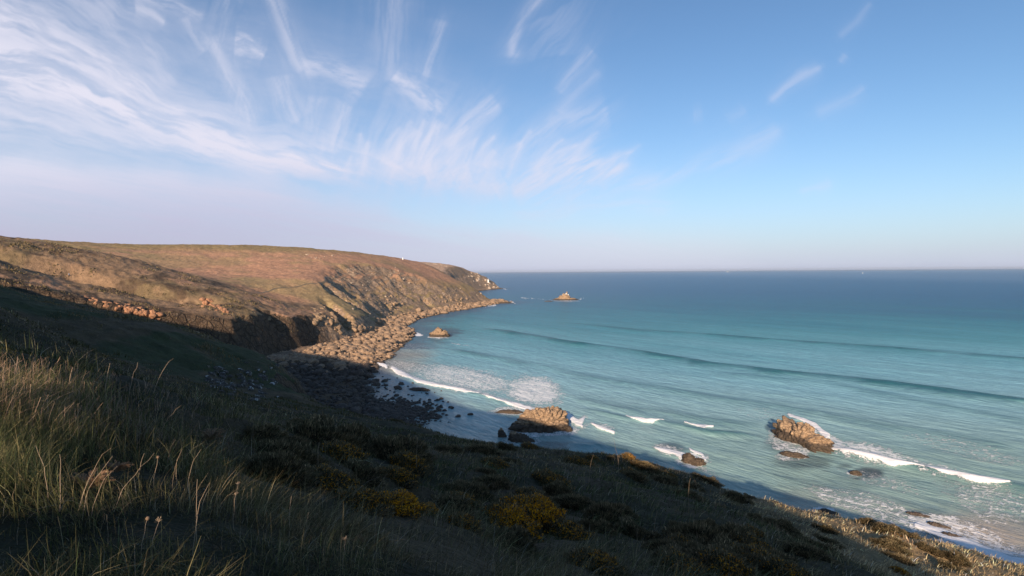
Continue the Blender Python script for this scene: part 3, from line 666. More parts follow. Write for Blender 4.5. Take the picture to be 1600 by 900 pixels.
# dark wet boulders lying about in the shaded shallows
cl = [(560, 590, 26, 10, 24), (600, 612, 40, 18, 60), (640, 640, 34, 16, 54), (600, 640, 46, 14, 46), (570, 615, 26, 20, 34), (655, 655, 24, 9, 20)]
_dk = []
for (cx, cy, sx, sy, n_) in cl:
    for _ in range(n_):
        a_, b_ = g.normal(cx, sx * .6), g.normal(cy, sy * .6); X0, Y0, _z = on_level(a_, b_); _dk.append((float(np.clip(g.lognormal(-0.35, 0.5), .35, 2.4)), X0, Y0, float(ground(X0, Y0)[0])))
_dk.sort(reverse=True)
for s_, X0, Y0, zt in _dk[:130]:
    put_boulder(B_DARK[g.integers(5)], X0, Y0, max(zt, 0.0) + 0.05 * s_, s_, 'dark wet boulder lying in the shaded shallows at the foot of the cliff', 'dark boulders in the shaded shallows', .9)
def small_stones():
    V0, F0 = ICO[2]; Vs, Fs, n0 = [], [], 0; g2 = np.random.default_rng(9)
    for k in range(900):
        cx, cy, sx, sy, _n = cl[k % len(cl)] if k < 300 else ((630, 645, 42, 12, 0) if k % 3 else (590, 640, 40, 14, 0)); X0, Y0, _z = on_level(g2.normal(cx, sx * .75), g2.normal(cy, sy * .7)); zt = max(float(ground(X0, Y0)[0]), 0)
        V = facet(V0, k, 9, .6) * np.array([1, .85, .7]) * (g2.uniform(.18, .55) if k < 300 else g2.uniform(.35, 1.1)); Vs.append(V + np.array([X0, Y0, zt + .05])); Fs.append(F0 + n0); n0 += len(V)
    tag(mesh_np('shore_stones', np.concatenate(Vs), np.concatenate(Fs), M_DARK, None, False), 'small dark wet stones scattered in the shaded shallows', 'stones', None, 'stuff')
small_stones()
for (a_, b_, s_, lb) in [(585, 597, 2.4, 'biggest dark boulder standing alone in the shaded water, with lone stones around it'), (622, 607, 2.0, 'dark pointed boulder in the shaded water just left of the reddish reef'), (575, 577, 1.2, 'lone small dark boulder nearest the edge of the sunlit boulder beach')]:
    X0, Y0, _z = on_level(a_, b_); put_boulder(B_DARK[int(s_ * 3) % 5], X0, Y0, 0.2, s_, lb, None)
# granite on the headland slope and crest
def pix_ground(px_, py_, near=2.0, far=1500.0):
    d_ = ray(px_, py_); yy = np.exp(np.linspace(math.log(near), math.log(far), 1500)); h_ = ground(d_.x * yy, yy); zz = CAMZ + d_.z * yy
    k = int(np.argmax(zz < h_)); 
    if k == 0: return None
    t_ = (zz[k - 1] - h_[k - 1]) / ((zz[k - 1] - h_[k - 1]) - (zz[k] - h_[k]) + 1e-9); y_ = yy[k - 1] + (yy[k] - yy[k - 1]) * t_
    return (d_.x * y_, y_, float(ground(d_.x * y_, y_)[0]))
spots = [(490, 402, 16, 4, 9, 1.2), (560, 440, 30, 10, 6, .9), (610, 428, 30, 9, 7, 1.1), (650, 440, 30, 12, 8, 1.1), (560, 470, 34, 14, 9, .8), (620, 470, 26, 12, 10, .9), (690, 456, 40, 8, 9, 1.1), (590, 492, 30, 10, 8, .8), (740, 458, 18, 8, 6, 1.2), (665, 418, 40, 5, 6, 1.2)]
for (cx, cy, sx, sy, n_, s0) in spots:
    for _ in range(n_):
        P_ = pix_ground(g.normal(cx, sx * .6), g.normal(cy, sy * .6))
        if P_ is None or P_[1] < 250: continue
        s_ = s0 * float(np.clip(g.lognormal(-0.1, 0.4), .5, 2)); put_boulder(B_PALE[g.integers(5)], P_[0], P_[1], P_[2], s_, 'pale granite boulder bedded in the brown slope of the headland', 'granite boulders on the headland slope')
def outcrop(name, px_, py_, blocks, mat, label, seed, near=2.0, sink=0.0):
    """one outcrop: several angular blocks grown together; block = (dx px, dy px, size px)"""
    base = pix_ground(px_, py_, near)
    gg = np.random.default_rng(seed); root = empty(name, base)
    for (dx_, dy_, s_) in blocks:
        P_ = pix_ground(px_ + dx_, py_ + dy_, near)
        if P_ is None or abs(P_[1] - base[1]) > 70: continue
        m_ = P_[1] / 800.0; V, F = ICO[3]; V = rough(facet(V, int(gg.integers(1e6)), 9, 0.6), 0.10, 1.4, float(gg.integers(50)), 3)
        V = V * np.array([gg.uniform(.8, 1.3), gg.uniform(.7, 1.1), gg.uniform(.6, 1.0)]) * s_ * m_ * (0.62 if near < 130 else 0.42); a_ = gg.uniform(0, 3.1); V = np.c_[V[:, 0] * math.cos(a_) - V[:, 1] * math.sin(a_), V[:, 0] * math.sin(a_) + V[:, 1] * math.cos(a_), V[:, 2]]
        o = mesh_np('block', V, F, mat, root, False); o.location = (P_[0] - base[0], P_[1] - base[1], P_[2] - base[2] - 0.22 * s_ * m_)
    tag(root, label, 'rock outcrop'); return root
def blk(seed, n_, sx, sy, smin, smax, slope=0.0):
    gg = np.random.default_rng(seed); return [(a := float(gg.uniform(-sx, sx)), float(gg.normal(0, sy)) + slope * a, float(gg.uniform(smin, smax))) for _ in range(n_)]
outcrop('rock_outcrop', 165, 472, blk(1, 22, 34, 2.4, 3, 8, .24), M_RED, 'left end of the rust-red crumbling rock band under the sunlit grass ledge', 1, 120)
outcrop('rock_outcrop', 222, 486, blk(2, 44, 27, 3.6, 4, 11, .22), M_RED, 'rust-red and cream broken rock face, right end of the band under the sunlit grass ledge', 2, 120)
outcrop('rock_outcrop', 335, 481, blk(3, 26, 22, 4.0, 4, 10, .2), M_RED, 'reddish sunlit rock face on the rim of the gully behind the grass ledge', 3, 120)
outcrop('rock_outcrop', 345, 598, blk(4, 46, 24, 12, 5, 14, .3), M_LICH, 'shaded lichen-spotted outcrop at the end of the dark green spur, left of two', 4, 60)
outcrop('rock_outcrop', 392, 600, blk(5, 46, 22, 16, 5, 13, .5), M_LICH, 'shaded outcrop spotted with pale lichen above the cove, right of two', 5, 60)
outcrop('rock_outcrop', 418, 570, blk(15, 30, 16, 22, 4, 10, .9), M_LICH, 'steep shaded rock rib running down into the cove', 15, 60)
outcrop('rock_outcrop', 508, 492, blk(6, 40, 20, 7, 6, 15, .2), M_ROCK, 'orange sunlit cliff blocks left of the first dark gully', 6, 250)
outcrop('rock_outcrop', 545, 505, blk(7, 34, 22, 9, 6, 16, .2), M_ROCK, 'brown cliff buttress between sunlit beach boulders and the first dark gully', 7, 250)
outcrop('rock_outcrop', 612, 485, blk(8, 40, 22, 11, 5, 12, .4), M_ROCK, 'broken sunlit cliff on the right of the first dark gully', 8, 300)
outcrop('rock_outcrop', 690, 468, blk(9, 50, 40, 4, 3, 8, -.05), M_ROCK, 'low sunlit cliff band above the narrow far beach', 9, 350)
outcrop('rock_outcrop', 755, 460, blk(10, 50, 28, 5, 3, 9, .1), M_PALE, 'pale cliff at the near tip of the headland', 10, 450)
outcrop('rock_outcrop', 755, 440, blk(11, 60, 26, 6, 3, 9, .25), M_PALE, 'pale pinkish cliffs of the farthest head', 11, 800)
outcrop('rock_outcrop', 680, 412, blk(12, 26, 20, 1.0, 2, 5, .18), M_PALE, 'pale rocks along the skyline of the headland', 12, 500)
outcrop('rock_outcrop', 615, 438, blk(13, 14, 10, 5, 3, 6, .9), M_LICH, 'dark crag at the head of the second gully on the headland', 13, 300)

# ---- boulder beach: thousands of stones, one mass; the largest ones are boulders of their own
def beach():
    V0, F0 = ICO[2]; shapes = [rough(facet(V0, 200 + k, 9, 0.6), 0.10, 1.3, k, 3) * np.array([1.0, .85, .65]) for k in range(8)]
    Vs, Fs, n0 = [], [], 0; dark = []
    P = []
    while len(P) < 9000:
        Xc = g.uniform(-135, 0, 4000); Yc = g.uniform(140, 790, 4000); d_ = seg_dist(Xc, Yc, _coast[:, :2], True); ins_ = inside(Xc, Yc, _coast[:, :2])
        bw_ = np.interp(Yc, [140, 200, 240, 300, 345, 430, 600, 790], [16, 42, 47, 36, 28, 18, 17, 20])
        ok = ((ins_ & (d_ < bw_ + 2)) | (~ins_ & (d_ < 3.5))) & (g.random(4000) < np.clip(1.3 - Yc / 700, .3, 1))
        P += list(zip(Xc[ok], Yc[ok], d_[ok] * np.where(ins_[ok], 1, -1)))
    P = np.array(P[:9000]); Z = np.maximum(ground(P[:, 0], P[:, 1]), -0.2)
    S = np.clip(g.lognormal(-0.62, 0.68, len(P)), .18, 3.4) * np.interp(P[:, 1], [150, 300, 700], [0.85, 1.0, 1.5])
    order = np.argsort(-S / P[:, 1])[:70]; bigset = set(order.tolist())
    for i, (X0, Y0, d_) in enumerate(P):
        if i in bigset:
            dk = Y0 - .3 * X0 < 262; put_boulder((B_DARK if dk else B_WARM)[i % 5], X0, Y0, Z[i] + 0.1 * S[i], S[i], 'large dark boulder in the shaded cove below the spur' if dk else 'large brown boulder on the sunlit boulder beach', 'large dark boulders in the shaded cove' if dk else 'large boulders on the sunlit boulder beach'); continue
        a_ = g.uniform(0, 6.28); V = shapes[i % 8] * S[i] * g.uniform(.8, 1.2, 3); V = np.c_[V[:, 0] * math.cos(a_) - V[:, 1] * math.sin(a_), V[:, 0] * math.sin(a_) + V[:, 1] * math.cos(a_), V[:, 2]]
        Vs.append(V + np.array([X0, Y0, Z[i] + 0.12 * S[i]])); Fs.append(F0 + n0); n0 += len(V); dark.append(np.full(len(F0), Y0 - .3 * X0 + g.normal(0, 8) < 262))  # cove stones and boulders take the dark material to paint their shade
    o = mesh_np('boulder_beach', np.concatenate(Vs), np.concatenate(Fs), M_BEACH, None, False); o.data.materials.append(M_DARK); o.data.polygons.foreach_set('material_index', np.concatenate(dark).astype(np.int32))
    tag(o, 'rough beach of countless brown boulders between the cliffs and the bay', 'boulders', None, 'stuff')
beach()
# ------------------------------------------------------------------ plants
def veg_material(name, trans=0.25, rough_=0.8, bumpy=False):
    m = bpy.data.materials.new(name); m.use_nodes = True; nt = m.node_tree; nt.nodes.clear(); N = NT(nt)
    out = nt.nodes.new('ShaderNodeOutputMaterial'); d_ = nt.nodes.new('ShaderNodeBsdfDiffuse'); t_ = nt.nodes.new('ShaderNodeBsdfTranslucent'); mx = nt.nodes.new('ShaderNodeMixShader')
    c = N.attr('tint', 'Color'); nt.links.new(c, d_.inputs['Color']); nt.links.new(c, t_.inputs['Color']); mx.inputs[0].default_value = trans
    nt.links.new(d_.outputs[0], mx.inputs[1]); nt.links.new(t_.outputs[0], mx.inputs[2]); nt.links.new(mx.outputs[0], out.inputs['Surface']); return m
M_GRASS = veg_material('grass_blade', 0.30); M_STEM = veg_material('dry_stem', 0.12); M_LEAF = veg_material('shrub_leaf', 0.15)
def blades(name, x_, y_, z_, length, width, tint, lean_dir, lean, mat, levels=4, curl=1.0, seed=0, parent=None, link=True, tipw=0.12):
    """curved tapering blades; all inputs are arrays over the blades"""
    n = len(x_); gg = np.random.default_rng(seed); a = lean_dir; fx, fy = np.cos(a), np.sin(a)
    wd = a + np.pi / 2 + gg.uniform(-.9, .9, n); wx, wy = np.cos(wd), np.sin(wd)
    V = np.zeros((n, levels, 2, 3)); 
    for k in range(levels):
        t = k / (levels - 1); ang = lean * (0.35 + curl * t); 
        hx = np.sin(np.minimum(ang, 1.9)) * length * t * 0.9; hz = length * t * np.cos(np.minimum(ang * 0.75, 1.45)); w = width * (1 - (1 - tipw) * t ** 1.5) * 0.5
        for s_, sg in ((0, -1), (1, 1)):
            V[:, k, s_, 0] = x_ + fx * hx + sg * wx * w; V[:, k, s_, 1] = y_ + fy * hx + sg * wy * w; V[:, k, s_, 2] = z_ + hz
    b = np.arange(n)[:, None] * levels * 2
    F = np.stack([np.concatenate([b + 2 * k, b + 2 * k + 1, b + 2 * k + 3, b + 2 * k + 2], 1) for k in range(levels - 1)], 1).reshape(-1, 4)
    T = np.repeat(tint, levels * 2, 0)
    return mesh_np(name, V.reshape(-1, 3), F, mat, parent, False, {'tint': T}, link)
def scatter(n, r0, r1, p, a0=-53, a1=53, seed=0):
    gg = np.random.default_rng(seed); u = gg.random(n); r_ = (r0 ** p + u * (r1 ** p - r0 ** p)) ** (1 / p); a = np.arctan(gg.uniform(math.tan(R(a0)), math.tan(R(a1)), n))
    r_ = r_ / np.cos(a) ; return r_ * np.sin(a), r_ * np.cos(a)
def mixc(a, b, t): return np.asarray(a)[None] * (1 - t[:, None]) + np.asarray(b)[None] * t[:, None]
def heath_mask(x_, y_): return sstep(0.02, 0.30, fbm(x_ / 7, y_ / 7, 4, 201, 0.62) + 0.10 * sstep(0, 25, x_ + 0.3 * y_) + 0.12 * vnoise(x_ * 1.1, y_ * 1.1, 209) - 0.40 * sstep(0.0, -0.35, x_ / (y_ + 1.0)) * sstep(30, 12, y_))

def grass():
    n = 210000
    x_, y_ = scatter(n, 1.6, 66, 0.55, seed=1); xb, yb = scatter(40000, 1.5, 7.5, 1.3, seed=2); x_ = np.r_[x_, xb]; y_ = np.r_[y_, yb]; n = len(x_); gg = np.random.default_rng(3)
    cl_ = vnoise(x_ / 0.42, y_ / 0.42, 203) * 0.6 + vnoise(x_ / 1.1, y_ / 1.1, 204) * 0.5           # tussocks
    ok = gg.random(n) < sstep(-.75, .2, cl_) ; x_, y_, cl_ = x_[ok], y_[ok], cl_[ok]
    r_ = np.hypot(x_, y_); z_ = ground(x_, y_); ok = z_ > 8; x_, y_, z_, r_, cl_ = x_[ok], y_[ok], z_[ok], r_[ok], cl_[ok]; n = len(x_)
    hm = heath_mask(x_, y_); f = fbm(x_ / 1.7, y_ / 1.7, 3, 205); f2 = fbm(x_ / 9, y_ / 9, 3, 206)
    L_ = (0.13 + 0.30 * gg.random(n) ** 1.3) * np.clip(1 + 0.9 * cl_ + 0.4 * f, .35, 2.2) * (1 - 0.4 * hm) * np.interp(r_, [0, 3, 12, 60], [.75, 0.9, 1.05, 1.05])
    W_ = np.maximum(0.0052, r_ * 0.00095) * gg.uniform(.6, 1.4, n)
    straw = sstep(10, 30, x_ + 3 * f)  # straw grass on the right, its tint also brightened for the sun there
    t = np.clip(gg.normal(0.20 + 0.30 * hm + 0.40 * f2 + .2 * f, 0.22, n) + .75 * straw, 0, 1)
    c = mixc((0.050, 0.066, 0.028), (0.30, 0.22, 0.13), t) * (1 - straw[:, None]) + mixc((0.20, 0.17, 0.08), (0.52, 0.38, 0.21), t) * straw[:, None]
    c = c * np.exp(gg.normal(.02, .50, n))[:, None] * (0.75 + 0.5 * sstep(-.2, .5, cl_))[:, None]
    hi = gg.random(n) < 0.035; c[hi] = np.array([0.42, 0.38, 0.30]) * gg.uniform(.6, 1.1, hi.sum())[:, None]
    lf = (np.arctan2(x_, y_) < R(-24)) & (r_ < 14) & (gg.random(n) < 0.35); c[lf] = c[lf] * 0.5 + np.array([0.11, 0.105, 0.04]) * 0.9
    ld = R(-35) + gg.normal(0, 0.75, n) + 1.4 * f
    L_ = L_ * np.where((r_ < 6) & (gg.random(n) < .4), .6, 1)
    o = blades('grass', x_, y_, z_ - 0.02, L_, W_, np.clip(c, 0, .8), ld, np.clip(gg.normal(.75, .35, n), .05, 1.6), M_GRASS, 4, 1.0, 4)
    tag(o, 'rough dark green and straw grass covering the near slope', 'grass', None, 'stuff')
grass()
def heather():
    # short woody twigs packed into hummocks over the slope
    n = 150000
    x_, y_ = scatter(n, 3.5, 95, 0.6, seed=11); z_ = ground(x_, y_); r_ = np.hypot(x_, y_); hm = heath_mask(x_, y_); gg = np.random.default_rng(12)
    ok = (gg.random(n) < hm * 1.1) & (z_ > 8); x_, y_, z_, r_, hm = x_[ok], y_[ok], z_[ok], r_[ok], hm[ok]; n = len(x_)
    hump = np.clip(fbm(x_ / 1.3, y_ / 1.3, 3, 211, 0.5), -.4, 1); s_ = np.interp(r_, [0, 8, 90], [1, 1, 2.2])
    L_ = (0.06 + 0.42 * sstep(-.3, .45, hump) * hm) * gg.uniform(.7, 1.2, n) * np.interp(r_, [0, 35, 90], [1, .8, .7]); W_ = np.maximum(0.010, r_ * 0.0009) * gg.uniform(.6, 1.3, n)
    t = np.clip(gg.normal(0.35 + 0.5 * hump, 0.25, n), 0, 1); st_ = sstep(10, 30, x_)[:, None]; c = mixc((0.050, 0.040, 0.026), (0.30, 0.205, 0.13), t) * np.exp(gg.normal(0, .4, n))[:, None]; c = np.clip(c * (1 + .8 * st_), 0, .7)  # twigs lightened towards the right, painting in the sunlit slope
    fl = gg.random(n) < 0.03 * sstep(0.0, 0.3, fbm(x_ / 5, y_ / 5, 3, 213)); c[fl] = np.array([0.42, 0.26, 0.02])
    o = blades('heather', x_, y_, z_ - 0.01, L_, W_, c, gg.uniform(0, 6.28, n), np.abs(gg.normal(.45, .35, n)), M_LEAF, 3, 0.7, 13, tipw=0.4)
    tag(o, 'brown heather and low gorse matted over the near slope', 'heather', None, 'stuff')
heather()
def far_tufts():
    n = 150000; gg = np.random.default_rng(21); x_, y_ = scatter(n, 45, 330, 0.35, -52, 30, seed=22); z_ = ground(x_, y_); r_ = np.hypot(x_, y_)
    d_ = seg_dist(x_, y_, _coast[:, :2], True); ins_ = inside(x_, y_, _coast[:, :2]); hump = fbm(x_ / 9, y_ / 9, 4, 221, .6)
    bw_ = np.interp(y_, [100, 140, 200, 240, 300, 345, 430], [5, 16, 42, 47, 36, 28, 18])
    ok = ins_ & (d_ > bw_ + 10) & (gg.random(n) < np.maximum(sstep(-.3, .25, hump), (r_ < 130) * .7)); x_, y_, z_, r_, hump = x_[ok], y_[ok], z_[ok], r_[ok], hump[ok]; n = len(x_)
    L_ = np.interp(r_, [45, 95, 160], [.34, .42, .62]) * (0.35 + 0.75 * sstep(0, .5, hump)) * gg.uniform(.6, 1.3, n); W_ = L_ * gg.uniform(.5, 1.1, n) * np.interp(r_, [50, 90, 300], [.25, .4, .9])
    t = np.clip(gg.normal(.45, .3, n), 0, 1); near_ = (r_ < 125)[:, None]
    c = np.where(near_, mixc((0.055, 0.065, 0.028), (0.15, 0.115, 0.060), t), mixc((0.11, 0.09, 0.045), (0.25, 0.185, 0.10), t)) * gg.uniform(.7, 1.25, n)[:, None]
    o = blades('heath_tufts', x_, y_, z_ - 0.08, L_, W_, c, gg.uniform(0, 6.28, n), np.abs(gg.normal(.4, .3, n)), M_LEAF, 3, 0.6, 23, tipw=0.5)
    tag(o, 'tufts of heath and grass on the farther slopes', 'heath', None, 'stuff')
far_tufts()

# ---- gorse bushes
def bush_parts(seed, flowers, n=5200):
    gg = np.random.default_rng(seed); th = gg.uniform(0, 6.28, n); ph = np.arccos(gg.uniform(0.0, 1, n)); sh = gg.uniform(.72, 1.0, n) ** .6
    dx_, dy_, dz_ = np.sin(ph) * np.cos(th), np.sin(ph) * np.sin(th), np.cos(ph)
    lump = 1 + 0.62 * fbm(dx_ * 1.9 + seed, dy_ * 1.9 + dz_ * 1.3, 4, seed, .6)
    V0 = np.c_[dx_ * 0.72, dy_ * 0.72, dz_ * 0.46 + 0.02] * (sh * lump)[:, None]
    L_ = gg.uniform(.03, .14, n); W_ = gg.uniform(.009, .020, n); t = np.clip(gg.normal(.35 + .5 * (lump - 1), .25, n), 0, 1)
    c = mixc((0.050, 0.048, 0.024), (0.27, 0.19, 0.105), t) * np.exp(gg.normal(0, .45, n))[:, None]
    me = blades('foliage', V0[:, 0], V0[:, 1], V0[:, 2], L_, W_, c, th + gg.normal(0, .5, n), np.clip(ph * .8, 0, 1.5), M_LEAF, 3, .4, seed, None, False, .5)
    # woody heart so that one does not look through
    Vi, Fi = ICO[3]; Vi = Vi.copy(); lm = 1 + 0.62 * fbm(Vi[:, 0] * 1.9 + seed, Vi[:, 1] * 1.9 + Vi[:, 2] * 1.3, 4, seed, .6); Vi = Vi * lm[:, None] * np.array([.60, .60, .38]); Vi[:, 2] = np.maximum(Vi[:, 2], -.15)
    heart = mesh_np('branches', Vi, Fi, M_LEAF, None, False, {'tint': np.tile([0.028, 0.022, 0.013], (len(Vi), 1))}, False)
    fm_ = None
    if flowers:
        k = gg.choice(n, flowers, replace=False, p=np.clip(dz_ ** 2 * (1 + 2 * (dx_ > -.2)), .01, None) / np.clip(dz_ ** 2 * (1 + 2 * (dx_ > -.2)), .01, None).sum()); q = V0[k] * 1.04; m_ = len(k)
        fm_ = blades('flowers', q[:, 0], q[:, 1], q[:, 2], gg.uniform(.03, .055, m_), gg.uniform(.02, .034, m_), mixc((0.70, 0.27, 0.012), (0.85, 0.40, 0.02), gg.random(m_)), gg.uniform(0, 6.28, m_), gg.uniform(.2, 1.2, m_), M_LEAF, 3, .4, seed + 1, None, False, .9)
    return me, heart, fm_
def gorse_proto(seed, flowers):
    root = empty('gorse_bush', (0, 0, -500)); me, heart, fm_ = bush_parts(seed, flowers)
    for m_ in (me, heart, fm_):
        if m_ is None: continue
        o = bpy.data.objects.new(m_.name.split('.')[0], m_); C.objects.link(o); o.parent = root
        if m_ is not heart: o['kind'] = 'stuff'
    return root
PROTO = {('y', k): gorse_proto(300 + k, 1900) for k in range(2)}; PROTO.update({('s', k): gorse_proto(310 + k, 420) for k in range(2)}); PROTO.update({('n', k): gorse_proto(320 + k, 0) for k in range(3)})
_used = set()
def bush(kind, px_, py_, size, label, group=None, P_=None, cat='bush'):
    P_ = P_ or pix_ground(px_, py_, 2.0, 140)
    if P_ is None: return
    k = (kind, random.randrange(3 if kind == 'n' else 2)); o = copy_tree(PROTO[k]) if k in _used else PROTO[k]; _used.add(k)
    o.location = (P_[0], P_[1], P_[2] - 0.04 * size); o.scale = (size * random.uniform(1.0, 1.7), size * random.uniform(.85, 1.2), size * random.uniform(.6, .95)); o.rotation_euler = (0, R(14), random.uniform(-.5, .5))
    tag(o, label, cat, group)
for (k, a_, b_, s_, lb) in [
    ('y', 825, 808, 1.25, 'widest gorse bush thick with orange-yellow flowers, in the middle of the near slope'), ('y', 788, 822, .9, 'dark gorse bush dotted yellow, touching the left side of the widest flowering bush'),
    ('s', 880, 838, .9, 'dark gorse bush right below the widest flowering bush'), ('n', 905, 790, .9, 'brown heather bush with a sunlit crest, right above the widest flowering bush'), ('n', 950, 812, .95, 'brown bush with a lit crest, second to the right of the widest flowering bush'), ('n', 995, 838, .9, 'dark bush at the right end of the lit crest of bushes'),
    ('n', 745, 776, .9, 'dark bush just left of and behind the widest flowering bush'), ('y', 610, 795, .62, 'low gorse bush with yellow flowers, left of the small round flowering bush'), ('y', 662, 800, .42, 'small round gorse bush with bright yellow flowers'), ('s', 565, 790, .6, 'faintly yellow low bush, leftmost of the flowering row'),
    ('n', 545, 700, 1.5, 'long dark bush high on the slope towards the bay'), ('n', 490, 690, 1.4, 'dark brown bush farthest left along the upper row'), ('n', 620, 715, 1.3, 'dark brown bush at the right end of the upper row'), ('s', 1130, 895, .9, 'dark gorse bush speckled yellow at the lower edge, right of centre'), ('s', 1185, 880, .85, 'dark gorse bush with few yellow flowers, right of the speckled one at the lower edge'),
    ('n', 1100, 850, 1.0, 'dark heather bush above the speckled bushes at the lower edge'), ('y', 1405, 896, .8, 'sunlit yellow-flowered gorse bush at the lower edge, far right'), ('n', 560, 845, .35, 'small reddish-brown dead bush low in the grass, centre of the lower slope'), ('n', 1270, 870, .9, 'half-lit brown bush near the lower right edge'), ('s', 940, 888, .6, 'low gorse clump touching the lower edge, centre right')]:
    bush(k, a_, b_, s_, lb)
gg = np.random.default_rng(33); placed = 0
while placed < 110:
    a_, b_ = gg.uniform(380, 1560), gg.uniform(655, 905); P_ = pix_ground(a_, b_, 3.5, 110)
    if P_ is None or P_[2] < 9 or P_[1] < 9 or gg.random() > heath_mask(np.array([P_[0]]), np.array([P_[1]]))[0] + 0.1: continue
    bush('n' if gg.random() < .75 else 's', 0, 0, float(gg.uniform(.45, .95)) * min(1.5, 0.6 + P_[1] / 40), 'low brown heath bush in the matted cover of the near slope', 'low heath bushes on the near slope', P_); placed += 1
for k, o in PROTO.items():
    if k not in _used:
        for ch in list(o.children): bpy.data.objects.remove(ch)
        bpy.data.objects.remove(o)

# ---- dead stems
def stem_mesh(pts, r0, r1, rgb, head=None, seed=0):
    """a thin tapering stalk through pts, optional dry seed head"""
    V, F, T = [], [], []; n = len(pts); sides = 5
    for i, p_ in enumerate(pts):
        r_ = r0 + (r1 - r0) * i / (n - 1)
        for k in range(sides): a_ = 6.283 * k / sides; V.append((p_[0] + r_ * math.cos(a_), p_[1] + r_ * math.sin(a_), p_[2]))
    for i in range(n - 1):
        for k in range(sides): F.append((i * sides + k, i * sides + (k + 1) % sides, (i + 1) * sides + (k + 1) % sides, (i + 1) * sides + k))
    return np.array(V), np.array(F)
def dry_stalk(base, height_, lean_dir, lean, seed, rgb=(0.42, 0.31, 0.21), head=None, thick=0.0035, name='dry_stalk'):
    rd = random.Random(seed); pts = []; x_, y_, z_ = 0, 0, -0.03; n = 9; kink = rd.randrange(3, 7); a = lean_dir
    for i in range(n):
        pts.append((x_, y_, z_)); l = lean * (0.5 + i / n) + (0.35 if i >= kink and rd.random() < .6 else 0); st = height_ / (n - 1)
        x_ += math.cos(a) * math.sin(l) * st + rd.gauss(0, .01) * height_ * .6; y_ += math.sin(a) * math.sin(l) * st + rd.gauss(0, .01) * height_ * .6; z_ += math.cos(l) * st
    root = None
    V, F = stem_mesh(pts, thick, thick * .45, rgb)
    o = mesh_np(name, V, F, M_STEM, None, True, {'tint': np.tile(rgb, (len(V), 1)) * (0.85 + 0.3 * np.random.default_rng(seed).random((len(V), 1)))}); o.location = base
    if head == 'umbel':
        Vs, Fs, n0 = [], [], 0; tip = pts[-1]
        for k in range(14):
            a_ = 6.283 * k / 14 + rd.random() * .3; e = rd.uniform(.3, 1.3); l_ = rd.uniform(.018, .036); q = [(tip[0] + math.cos(a_) * math.sin(e) * l_ * t, tip[1] + math.sin(a_) * math.sin(e) * l_ * t, tip[2] + math.cos(e) * l_ * t) for t in (0, .5, 1)]
            v, f = stem_mesh(q, .0011, .0028, rgb); Vs.append(v); Fs.append(f + n0); n0 += len(v)
        h = mesh_np('seed_head', np.concatenate(Vs), np.concatenate(Fs), M_STEM, o, True, {'tint': np.tile(np.array(rgb) * .9, (n0, 1))})
    elif head == 'ball':
        v, f = ICO[2]; v = rough(v, .25, 2.5, seed, 2) * .016 + np.array(pts[-1]); mesh_np('seed_head', v, f, M_STEM, o, False, {'tint': np.tile((.22, .15, .10), (len(v), 1))})
    return o
single = [  # base px, base py, top py -> height, lean direction, lean, head, label
    (78, 790, 95, 2.6, .35, None, 'thick pale dead stalk leaning left across the bright green tuft'), (93, 800, 90, 2.3, .55, None, 'crooked pale stalk just right of the thick leaning one'), (118, 806, 110, .3, .45, None, 'long pale stalk leaning right out of the tangle below the dead bracken'),
    (128, 812, 95, .9, .25, None, 'upright pale stalk in the tangle below the dead bracken'), (140, 812, 85, .5, .35, None, 'pale stalk beside the tangle, leaning right towards the bracken'), (176, 800, 95, 1.0, .6, None, 'long arching stalk rising right of the dead bracken'),
    (216, 760, 50, 1.4, .15, None, 'short upright stalk, left one of the pair above the bright twig'), (240, 762, 46, 1.6, .15, 'ball', 'upright stalk with a dark tip above the bright twig'), (275, 765, 60, 1.2, .12, None, 'straight stalk standing alone right of the bright twig'),
    (290, 770, 65, .8, .25, None, 'straight stalk leaning right, beside the lone one'), (221, 880, 66, 1.5, .08, 'ball', 'bare straight stalk with a knob, low in the dark grass'), (236, 885, 66, 1.3, .12, 'umbel', 'stalk with a ragged star head, low in the dark grass right of the bare one'),
    (300, 868, 105, 1.2, .22, None, 'tall curved stalk above the bottom edge, bent at mid height'), (306, 850, 95, 1.5, .10, None, 'tall thin stalk behind the bent one'), (365, 830, 55, 1.5, .12, 'umbel', 'stalk with a flat dry umbel, the leftmost umbel by the row of short stems'),
    (368, 812, 52, 1.5, .05, 'umbel', 'pale umbel stalk rising from the row of short stems'), (393, 815, 52, 1.4, .06, None, 'short stem right of the pale umbel'), (535, 896, 50, 1.5, .05, 'umbel', 'star-headed umbel at the bottom edge, centre left'), (452, 840, 60, 1.6, .08, None, 'forked pale stem standing in the dark grass centre left'),
    (475, 855, 52, 1.4, .12, None, 'pair-like pale stem right of the forked one'), (528, 850, 40, .6, .45, None, 'short slanting stem in the grass near the centre'), (585, 785, 45, .5, .4, None, 'slanting stem in front of the yellow gorse'), (497, 745, 50, 1.6, .05, None, 'tall single stem against the dark slope centre left'),
    (663, 735, 40, 2.2, .3, None, 'small leaning stem on the slope above the gorse'), (200, 630, 60, .9, .2, None, 'lone tall stem against the dark spur'), (238, 618, 60, .6, .5, None, 'arching stem leaning right against the dark spur'), (315, 612, 26, 1.5, .05, None, 'tiny upright stem against the spotted outcrop'),
    (165, 625, 55, 1.8, .1, None, 'upright stem at the right end of the pale thicket'), (245, 690, 60, .5, .5, None, 'long stem leaning right above the green hollow'), (20, 705, 60, 1.2, .3, None, 'short stem at the left edge among bright grass')]
